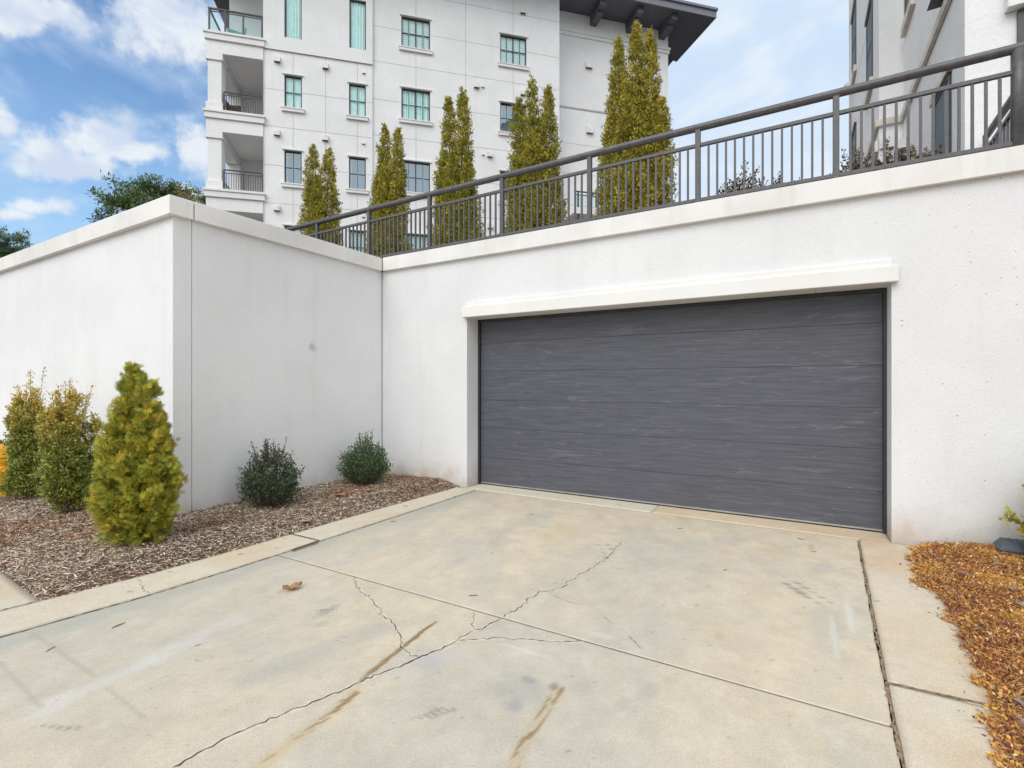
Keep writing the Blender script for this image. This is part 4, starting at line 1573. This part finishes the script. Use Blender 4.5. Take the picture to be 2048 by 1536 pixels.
def arborvitae(name, label, loc, spires, n_clump, per, spray, clump_r, group, pal=(.35, .3, .25, .10), seed=1, lower=0.0, droop=0.0, strap=None, upw=1.1, base_w=.9, wide=.12, taper=.51, fan=((0, 1.0), (.50, .8), (-.50, .8)), slim=.26, gain=1.0):
    """spires: (dx, dy, height, radius). loc = base on the ground"""
    r = np.random.default_rng(seed)
    t = thing(name, label, 'tree' if spires[0][2] > 2 else 'shrub', loc, 0, group)
    base = np.array(loc)
    parts = []
    tk = MB()
    for si, (dx, dy, h, rad) in enumerate(spires):
        tk.tube([(loc[0] + dx * .15, loc[1] + dy * .15, loc[2] - .05), (loc[0] + dx * .6, loc[1] + dy * .6, loc[2] + h * .3), (loc[0] + dx, loc[1] + dy, loc[2] + h * .9)],
                [.045 * h / 3.5 + .012, .03 * h / 3.5 + .008, .004], 8)
        nc = int(n_clump * (h * rad) / sum(s[2] * s[3] for s in spires))
        tt = r.random(nc * 3)
        prof = lambda q: np.clip((base_w + (1 - base_w) * np.minimum(1, q / wide)) * np.clip(1 - np.clip((q - wide) / (1 - wide), 0, 1), 0, 1) ** taper, .09, 1)
        acc = r.random(nc * 3) < prof(tt) + .20
        tt = tt[acc][:nc]
        nc = len(tt)
        th = r.uniform(0, 2 * np.pi, nc)
        lump = 1 + .16 * np.sin(3 * th + tt * 17 + si) + .12 * r.normal(size=nc)
        rr = rad * prof(tt) * np.clip(lump, .55, 1.3) * np.sqrt(r.uniform(.12, 1.0, nc))
        lean = .70 + .30 * np.minimum(1, tt / .5)
        ctr = np.stack([dx * lean + rr * np.cos(th), dy * lean + rr * np.sin(th), lower + tt * (h - lower)], 1)
        outd = np.stack([np.cos(th), np.sin(th), np.full(nc, upw * 1.2)], 1)
        outd[:, 2] += tt * 1.2
        outd = unit(outd)
        kind = r.random(nc)
        high = sstep(tt, .1, .9)
        p_g, p_o, p_y, p_b = pal
        edges_ = np.cumsum([p_g, p_o, p_y, p_b])
        cc = np.where((kind < edges_[0])[:, None], GREEN, np.where((kind < edges_[1])[:, None], OLIVE, np.where((kind < edges_[2])[:, None], GOLD, np.where((kind < edges_[3])[:, None], BRONZE, BROWN))))
        cc = .45 * (GREEN * p_g + OLIVE * p_o + GOLD * p_y + BRONZE * p_b) / (p_g + p_o + p_y + p_b) + .55 * cc
        cc = cc * r.uniform(.82, 1.2, (nc, 1)) * gain
        m_ = per
        cr = clump_r * (.55 + .45 * prof(tt))
        off = np.clip(r.normal(size=(nc, m_, 3)), -1.5, 1.5) * (cr[:, None, None] * .48)
        along = r.uniform(-.5, 1.0, (nc, m_, 1)) * cr[:, None, None] * 1.1
        P = ctr[:, None, :] + off + outd[:, None, :] * along
        D = outd[:, None, :] + r.normal(size=(nc, m_, 3)) * .45
        D[..., 2] -= droop * (1 - tt)[:, None]
        C = cc[:, None, :] * r.uniform(.50, 1.55, (nc, m_, 1))
        C = C * (1 - .25 * (r.random((nc, m_, 1)) < .3)) + GOLD * .12 * (r.random((nc, m_, 1)) < .3)
        P = P.reshape(-1, 3)
        D = unit(D.reshape(-1, 3))
        C = C.reshape(-1, 3)
        okz = P[:, 2] > .02
        P, D, C = P[okz], D[okz], C[okz]
        n_ = len(P)
        N_ = r.normal(size=(n_, 3))
        S = unit(np.cross(D, N_))
        L0 = spray * r.uniform(.6, 1.3, n_)
        # fan of three blades per spray
        for a_, ln in fan:
            Dk = D * math.cos(a_) + S * math.sin(a_)
            parts.append(leaf_arrays(P + base, Dk, L0 * ln, L0 * ln * slim, C, .0, np.cross(S, D), r, .55))
    tk.build('trunk', M['bark'], t)
    V_, F_, C_ = merge(parts)
    np_mesh('crown', V_, F_, C_, M['cedar_leaf'], t)
    if strap:
        for dx, dz, ex, ez in strap:
            s_ = MB()
            s_.tube([(loc[0] + dx, loc[1] + .05, loc[2] + dz), (loc[0] + ex, loc[1] - .45, loc[2] + ez)], .013, 6)
            s_.build('guy_strap', M['strap'], t)
    return t


TZ = 3.36
AG = 'columnar evergreens in a row behind the railing'
arborvitae('arborvitae', 'smallest two topped olive evergreen at the far left end of the railing', (-9.82, 7.8, TZ), [(-.25, 0, 3.80, .36), (.24, .05, 3.62, .38), (0, -.1, 2.85, .34), (-.45, 0, 1.75, .26), (.4, 0, 2.0, .26)], 2550, 26, .042, .078, AG, (.30, .32, .26, .08), seed=21)
arborvitae('arborvitae', 'two topped bronze green evergreen left of the wide window, second from railing corner', (-7.58, 7.8, TZ), [(-.13, 0, 3.66, .28), (.23, 0, 3.50, .27), (-.34, 0, 2.7, .26), (.0, -.1, 2.7, .34)], 2550, 26, .042, .078, AG, (.26, .32, .28, .10), seed=22)
arborvitae('arborvitae', 'middle evergreen of the row with two slim tips side by side', (-5.82, 7.8, TZ), [(-.17, 0, 3.76, .28), (.18, 0, 3.84, .28), (-.30, 0, 2.75, .30), (.28, 0, 2.5, .32), (0, -.1, 2.6, .34)], 2720, 26, .042, .078, AG, (.30, .34, .26, .08), seed=23, strap=[(.3, 1.0, 1.05, .1)])
arborvitae('arborvitae', 'three topped evergreen covering the right hand windows of the apartment building', (-4.08, 7.8, TZ), [(-.03, 0, 3.58, .25), (-.31, 0, 3.26, .26), (.27, 0, 3.30, .28), (.06, -.1, 2.8, .34), (-.3, -.05, 2.2, .30), (.32, 0, 2.2, .28)], 2890, 26, .042, .078, AG, (.34, .34, .22, .08), seed=24, strap=[(.3, 1.1, 1.1, .1)])
arborvitae('arborvitae', 'tallest widest three spired evergreen rising in front of the grey eave', (-2.27, 7.8, TZ), [(-.27, 0, 3.70, .27), (.01, .05, 3.88, .25), (.24, 0, 3.62, .29), (.38, 0, 2.6, .32), (-.36, 0, 2.5, .32), (0, -.15, 2.9, .40)], 3910, 26, .042, .078, AG, (.22, .30, .34, .10), seed=25, strap=[(.35, 1.15, 1.15, .3)])

arborvitae('cedar_shrub', 'large bushy yellow green cedar shrub in the mulch in front of the wall corner', (-5.122, 2.124, .06), [(-.085, 0, 1.57, .135), (.125, .02, 1.48, .14), (-.19, 0, 1.24, .195), (.20, 0, 1.20, .195), (0, -.11, 1.24, .20), (.02, .11, 1.2, .20)], 1350, 30, .052, .050, None, (.36, .38, .22, .02), seed=31, gain=1.3, lower=.05, droop=.25, upw=.7, base_w=.72, wide=.40, taper=.55, fan=((0, 1.0), (.42, .85), (-.42, .85), (.85, .6), (-.85, .6)), slim=.15)
arborvitae('cedar_shrub', 'golden cedar sprig at the right edge by the dark plastic box', (1.82, 5.28, .05), [(0, 0, .88, .32), (.15, 0, .95, .3)], 420, 30, .05, .065, None, (.2, .3, .45, .05), seed=32, upw=.55, base_w=.6, wide=.4)


def shrub(name, label, loc, stems, leaf, cols, top_cols, seed, height, radius, per_stem=60, shape='ball', group=None, shoots=8, twig=.004, base_r=.03, dens=1.0):
    """broadleaf shrub: stems fan out from the base, leaves sit along outer part of each stem"""
    r = np.random.default_rng(seed)
    t = thing(name, label, 'shrub', loc, 0, group)
    tw = MB()
    Ps, Ds, Cs, Ls = [], [], [], []
    cols, top_cols = np.array(cols), np.array(top_cols)

    def leaves(pts, n, spread, topness, sz=1.0):
        pts = np.array(pts)
        q = r.random(n) * (len(pts) - 1)
        i = np.minimum(q.astype(int), len(pts) - 2)
        f_ = (q - i)[:, None]
        p = pts[i] * (1 - f_) + pts[i + 1] * f_
        ax = unit(pts[i + 1] - pts[i])
        d = unit(ax * .7 + r.normal(size=(n, 3)) * .75 + np.array([0, 0, .25]))
        p = p + r.normal(size=(n, 3)) * spread
        hz = np.clip((p[:, 2] - loc[2]) / height, 0, 1)
        mixf = np.clip(sstep(hz, .40, .95) * topness + r.normal(size=n) * .12, 0, 1)[:, None]
        c_ = cols[r.integers(0, len(cols), n)] * (1 - mixf) + top_cols[r.integers(0, len(top_cols), n)] * mixf
        Ps.append(p)
        Ds.append(d)
        Cs.append(c_ * r.uniform(.7, 1.3, (n, 1)))
        Ls.append(leaf * r.uniform(.65, 1.25, n) * sz)

    if shape == 'column':
        base = np.array(loc)
        nl = 11
        for k in range(nl):
            th = 2 * np.pi * (k + r.uniform(-.3, .3)) / nl
            rr = radius * r.uniform(.25, .78)
            hh = height * r.uniform(.68, .90) * (1.08 - .28 * rr / radius)
            root = np.array([r.normal() * base_r, r.normal() * base_r, -.02])
            mid_ = np.array([math.cos(th) * rr * .85, math.sin(th) * rr * .85, hh * .5])
            tip = np.array([math.cos(th) * rr, math.sin(th) * rr, hh])
            tw.tube([tuple(q + base) for q in (root, mid_, tip)], [twig * 1.6, twig, twig * .5], 5, cap=False)
            leaves([mid_ * .4 + tip * .6 + base, tip + base, tip + base + np.array([0, 0, .08 * height])], per_stem * 3, leaf * .5, 1.0, .9)
            for q in range(max(1, stems // nl)):
                t_ = r.uniform(.06, .98)
                c0 = (root * (1 - 2 * t_) + mid_ * 2 * t_) if t_ < .5 else (mid_ * (2 - 2 * t_) + tip * (2 * t_ - 1))
                a2 = th + r.normal() * 1.1
                ln = radius * (.62 - .35 * t_) * r.uniform(.5, 1.2)
                c1 = c0 + np.array([math.cos(a2) * ln, math.sin(a2) * ln, ln * r.uniform(.3, 1.3)])
                tw.tube([tuple(c0 + base), tuple(c1 + base)], [twig * .5, twig * .3], 4, cap=False)
                leaves([c0 * .6 + c1 * .4 + base, c1 + base], per_stem, leaf * .6, 1.0)
        stems = 0
    for k in range(stems):
        th = r.uniform(0, 2 * np.pi)
        if shape == 'ball':
            el = math.asin(r.uniform(-.60, 1.0))
            rad = r.uniform(.62, 1.0)
            tip = np.array([math.cos(th) * math.cos(el) * radius * rad, math.sin(th) * math.cos(el) * radius * rad, height * .42 + math.sin(el) * height * .42 * rad])
        else:
            hh = r.uniform(.10, 1.0) ** .8
            rad = radius * (1 - .55 * max(0, hh - .45) / .55) * r.uniform(.45, 1.0) * (.65 + .35 * min(1, hh / .3))
            tip = np.array([math.cos(th) * rad, math.sin(th) * rad, height * hh * .93])
        root = np.array([r.normal() * base_r, r.normal() * base_r, -.02])
        midp = root * .5 + tip * .5 + np.array([tip[0] * .10, tip[1] * .10, -.02])
        if shape != 'ball':
            midp = np.array([tip[0] * .72, tip[1] * .72, tip[2] * .55])
        pts = [root, midp, tip]
        base = np.array(loc)
        tw.tube([tuple(p + base) for p in pts], [twig * 1.5, twig, twig * .5], 5, cap=False)
        P0 = midp * .75 + tip * .25
        leaves([P0 + base, tip + base, tip + base + (tip - P0) * .25], per_stem, leaf * .9, 1.0)
    for k in range(shoots):
        th = r.uniform(0, 2 * np.pi)
        rr = radius * r.uniform(.1, .8)
        p0 = np.array([math.cos(th) * rr * .6, math.sin(th) * rr * .6, height * r.uniform(.60, .75)])
        p1 = np.array([math.cos(th) * rr, math.sin(th) * rr, height * r.uniform(.90, 1.16)])
        base = np.array(loc)
        tw.tube([tuple(p0 + base), tuple(p1 + base)], [twig * .8, twig * .4], 5, cap=False)
        leaves([p0 + base, p1 + base], int((26 if shape == 'ball' else 80) * dens), leaf * (.25 if shape == 'ball' else .5), 1.2, .85)
    tw.build('stems', M['bark'], t)
    V_, F_, C_ = leaf_arrays(np.concatenate(Ps), np.concatenate(Ds), np.concatenate(Ls), np.concatenate(Ls) * .52, np.concatenate(Cs), .12, None, r)
    np_mesh('foliage', V_, F_, C_, M['broad_leaf'], t)
    return t


DKG = [(.045, .085, .040), (.065, .115, .048), (.033, .062, .034), (.085, .135, .055)]
DKT = [(.055, .075, .055), (.08, .085, .06), (.07, .115, .05)]
shrub('holly_shrub', 'dark green rounded holly with bare upright shoots, nearer the crack joint', (-5.246, 3.50, .05), 175, .030, DKG, DKT, 41, .70, .33, 34, 'ball', None, 34)
shrub('holly_shrub', 'smaller brighter green holly nearest the inside wall corner', (-5.195, 4.86, .06), 230, .028, [(.06, .12, .040), (.085, .16, .048), (.042, .085, .036), (.105, .18, .055)], [(.075, .11, .05), (.085, .15, .055)], 42, .68, .32, 34, 'ball', None, 20)
YG = [(.21, .27, .045), (.29, .33, .055), (.12, .19, .042), (.36, .35, .07)]
YT = [(.62, .43, .09), (.50, .39, .075), (.70, .49, .13), (.36, .34, .06)]
shrub('privet_shrub', 'upright yellow green shrub half hiding the hydrant at the left edge', (-8.03, 2.19, .05), 330, .034, YG, YT, 43, 1.44, .215, 60, 'column', None, 7, .004, .05)
shrub('privet_shrub', 'golden topped upright shrub between the hydrant shrub and the cedar', (-6.87, 2.19, .05), 360, .034, YG, YT, 44, 1.38, .275, 66, 'column', None, 7, .004, .05)

DRY = [(.13, .085, .05), (.20, .12, .07), (.09, .07, .04), (.10, .095, .045)]
DG = 'brown winter shrubs on the terrace behind the railing'
for k, (sx, hh, rr, lab) in enumerate([(-.62, .74, .34, 'widest brown winter shrub against the open sky behind the railing'),
                                       (-.20, .56, .18, 'small brown sprig of shrub at right of the widest winter shrub'),
                                       (.19, .52, .22, 'low brown shrub tips beside the post left of the corner building'),
                                       (.58, .72, .26, 'brown leafed shrub at the far edge of the corner building'),
                                       (.90, .72, .26, 'brown leafed shrub in front of the corner building vents'),
                                       (1.20, .55, .14, 'small brown shrub tip beneath the dark corner building window')]):
    shrub('winter_shrub', lab, (sx, 6.72, TZ), int(60 + 60 * rr / .3), .045, DRY, DRY, 60 + k, hh, rr, 18, 'ball', DG, 5, .004, .03)


def pine(name, label, loc, crown_h, crown_r, trunk_h, seed, nlimb=34, shapef=None, group=None):
    r = np.random.default_rng(seed)
    t = thing(name, label, 'tree', loc, 0, group)
    base = np.array(loc)
    tk = MB()
    H = trunk_h + crown_h
    tk.tube([tuple(base), tuple(base + [.1, .05, H * .5]), tuple(base + [-.1, .1, H * .95])], [H * .018, H * .012, H * .003], 9)
    Ps, Ds, Cs, Ls = [], [], [], []
    for k in range(nlimb):
        q = r.random()
        th = r.uniform(0, 2 * np.pi)
        prof = math.sqrt(max(.03, 1 - (q * 1.0) ** 2.2)) * r.uniform(.55, 1.05)
        z0 = trunk_h + crown_h * q * .92
        ln = crown_r * prof
        up_ = .10 + .35 * q
        root = np.array([0, 0, z0 - .15 * ln])
        tip = np.array([math.cos(th) * ln, math.sin(th) * ln, z0 + ln * up_])
        mid_ = (root + tip) / 2 + np.array([0, 0, .08 * ln])
        tk.tube([tuple(base + root), tuple(base + mid_), tuple(base + tip)], [H * .005, H * .003, H * .001], 5, cap=False)
        for c_ in range(int(7 + 9 * prof)):
            f_ = r.uniform(.35, 1.05)
            p = root * (1 - f_) + tip * f_ + np.array([0, 0, .08 * ln])
            p = p + r.normal(size=3) * crown_r * np.array([.10, .10, .06])
            n_ = 60
            d = unit(r.normal(size=(n_, 3)) + np.array([0, 0, .35]))
            Ps.append(base + p + r.normal(size=(n_, 3)) * crown_r * np.array([.055, .055, .032]))
            Ds.append(d)
            shade = r.uniform(.7, 1.3)
            cc = np.array([.095, .150, .055]) * shade + np.array([.03, .035, .0]) * (r.random() < .35)
            Cs.append(cc * r.uniform(.75, 1.3, (n_, 1)))
            Ls.append(crown_r * .075 * r.uniform(.6, 1.3, n_))
    tk.build('trunk', M['bark'], t)
    Ls = np.concatenate(Ls)
    V_, F_, C_ = leaf_arrays(np.concatenate(Ps), np.concatenate(Ds), Ls, Ls * .22, np.concatenate(Cs), 0, None, r)
    np_mesh('crown', V_, F_, C_, M['pine_needle'], t)
    return t


pine('pine_tree', 'broad dark pine crown rising above the left wall near its corner', (-40.6, 18.2, 3.36), 6.6, 4.2, 6.0, 71, 52)
pine('pine_tree', 'smaller pine crown at the far left edge above the wall', (-59.5, 14.0, 3.36), 5.0, 3.0, 6.5, 72, 40)
pine('pine_tree', 'sliver of pine showing between the wall corner and the apartment building', (-46.5, 24.6, 3.36), 5.0, 2.2, 10.4, 73, 26)
shrub('autumn_tree', 'tiny orange leaved treetop just above the wall corner', (-17.25, 8.5, TZ), 60, .09, [(.30, .14, .03), (.40, .20, .04), (.22, .09, .03)], [(.36, .18, .04)], 74, 4.15, .5, 20, 'column', None, 6, .012, .05)

# ================================================================== SMALL THINGS
hx, hy, hz = -8.66, 2.10, .02
hyd = thing('fire_hydrant', 'yellow fire hydrant with dark cap nut at the left edge behind the shrub', 'hydrant', (hx, hy, hz))
b = MB()
b.lathe([(.15, 0), (.15, .035), (.115, .05), (.105, .10), (.102, .46), (.125, .475), (.125, .51), (.108, .52)], (hx, hy, hz), 28)
b.build('barrel', M['hydrant_yellow'], hyd, smooth=False, bevel=.004)
b = MB()
b.lathe([(.122, .521), (.122, .545), (.108, .56), (.098, .62), (.072, .67), (.035, .695), (.03, .70)], (hx, hy, hz), 28)
b.build('bonnet', M['hydrant_yellow'], hyd, smooth=True)
b = MB()
b.lathe([(.03, .701), (.028, .735), (.018, .752)], (hx, hy, hz), 6)
b.build('operating_nut', M['hydrant_nut'], hyd)
for ax, s, rr in (('x', 1, .05), ('x', -1, .05), ('y', -1, .068)):
    b = MB()
    prof = [(rr, .09 * s), (rr, .145 * s), (rr * 1.15, .15 * s), (rr * 1.15, .19 * s), (rr * .45, .195 * s), (rr * .4, .225 * s)]
    b.lathe(prof, (hx, hy, hz + .37), 16, axis=ax)
    b.build('hose_cap', M['hydrant_yellow'], hyd)

bx_ = thing('bait_box', 'dark slate blue plastic box with sloped lid lying against the white wall', 'box', (1.62, 5.58, .05), R(-3))
b = MB()
b.add([(-.19, -.10, 0), (.19, -.10, 0), (.19, .10, 0), (-.19, .10, 0), (-.185, -.095, .06), (.185, -.095, .06), (.185, .095, .06), (-.185, .095, .06)],
      [(0, 3, 2, 1), (4, 5, 6, 7), (0, 1, 5, 4), (1, 2, 6, 5), (2, 3, 7, 6), (3, 0, 4, 7)])
b.build('body', M['slate_plastic'], bx_, local=True, bevel=.008)
b = MB()
b.add([(-.195, -.105, .061), (.195, -.105, .061), (.195, .105, .061), (-.195, .105, .061), (-.15, -.055, .125), (.15, -.055, .125), (.15, .085, .125), (-.15, .085, .125)],
      [(0, 3, 2, 1), (4, 5, 6, 7), (0, 1, 5, 4), (1, 2, 6, 5), (2, 3, 7, 6), (3, 0, 4, 7)])
for k in range(-2, 3):
    b.box(k * .05 - .008, k * .05 + .008, -.04, .07, .1251, .131)
b.build('lid', M['slate_plastic'], bx_, local=True, bevel=.006)


def leaf(name, label, loc, rz, size, matr, curl=.35, group=None, lobes=5, seed=0):
    """one curled dead leaf with a stalk"""
    r = random.Random(seed)
    b = MB()
    n, m_ = 10, 5
    vs = []
    for i in range(n + 1):
        u = i / n
        half = size * .30 * math.sin(math.pi * min(1, u * .95 + .03)) * (1 + .35 * math.cos(lobes * 2 * math.pi * u))
        for j in range(m_):
            vv = (j / (m_ - 1) - .5) * 2
            vs.append((u * size - size / 2, vv * half, .006 + curl * size * .22 * (abs(vv) ** 1.5) + .10 * size * curl * math.sin(u * 5 + seed) + r.uniform(0, .05) * size))
    fs = []
    for i in range(n):
        for j in range(m_ - 1):
            a = i * m_ + j
            fs.append((a, a + m_, a + m_ + 1, a + 1))
    b.add(vs, fs)
    b.tube([(-size / 2, 0, .012), (-size * .78, .02 * size, .006)], size * .012, 5)
    o = b.build(name, matr)
    o.location = loc
    o.rotation_euler = (0, 0, rz)
    return tag(o, label, 'leaf', group)


leaf('fallen_leaf', 'curled brown dead leaf lying alone on the left of the driveway', (-3.125, 2.25, .003), R(75), .135, M['dead_leaf'], .8, None, 3, 2)
PALE = plain('pale_leaf', (.40, .30, .24), .8, var=.3, scale=40)
for k, (lx, ly, rz, s, lab) in enumerate([(-4.86, 4.15, 20, .15, 'brown leaf on the mulch between the two hollies'), (-4.75, 4.55, 70, .12, 'pale leaf on the mulch in front of the smaller holly'),
                                          (-4.40, 3.32, 100, .13, 'pale leaf on the mulch edge by the kerb'), (-5.05, 4.28, 150, .13, 'reddish leaf on the mulch close to the shaded wall')]):
    leaf('fallen_leaf', lab, (lx, ly, float(mulch_z(np.array([lx]), np.array([ly]))[0]) + .012), R(rz), s, PALE if k in (1, 2) else M['dead_leaf'], .6, None, 3, k + 5)
GREYL = plain('grey_leaf', (.27, .20, .17), .8, var=.3, scale=40)
for k, (lx, ly, rz, s) in enumerate([(1.05, 4.75, 10, .10), (1.25, 4.55, 60, .10), (1.20, 4.2, 130, .11), (1.32, 5.05, 200, .10), (.86, 3.02, 80, .09), (.83, 2.86, 40, .08), (1.0, 5.1, 20, .09), (1.45, 4.35, 100, .10)]):
    leaf('fallen_leaf', 'grey brown curled leaf among the golden litter by the right kerb', (lx, ly, float(bed_z(np.array([lx]), np.array([ly]))[0]) + .014), R(rz), s, GREYL, .8, 'large leaves on the golden litter', 3, k + 20)

tw0 = None
for k, (tx, ty, rz, s) in enumerate([(-1.947, 2.815, 40, .10), (-3.734, 3.899, 60, .10), (-4.047, 4.43, 30, .10), (-3.569, 1.381, 100, .12), (-2.915, 1.501, 70, .05), (-4.123, 2.471, 60, .08),
                                     (-3.576, 1.069, 120, .09), (.123, 5.053, 20, .07), (.019, 5.401, 160, .10), (.544, 3.836, 110, .07), (-1.036, 5.177, 50, .09), (-2.6, 4.9, 10, .08), (-1.9, 5.2, 100, .07), (-.5, 4.2, 70, .08), (-2.3, 3.6, 150, .06)]):
    if tw0 is None:
        b = MB()
        b.tube([(-.5, -.03, .05), (-.15, .03, .06), (.2, 0, .05), (.5, -.05, .05)], [.03, .05, .045, .02], 6)
        o = tw0 = b.build('twig', M['twig'])
    else:
        o = tw0.copy()
        scene.collection.objects.link(o)
    o.location = (tx, ty, .002 if tx > -3.85 else .014)
    o.rotation_euler = (0, 0, R(rz))
    o.scale = (s * .65, s * .55, s * .55)
    tag(o, 'short brown twig lying on the pale concrete', 'twig', 'twigs scattered over the concrete')
b = MB()
b.bar((-3.83, 2.75, .016), (-3.835, 3.02, .018), .022, .012)
tag(b.build('wood_strip', M['twig'], bevel=.003), 'flat brown bark strip in the kerb joint beside the driveway', 'bark')
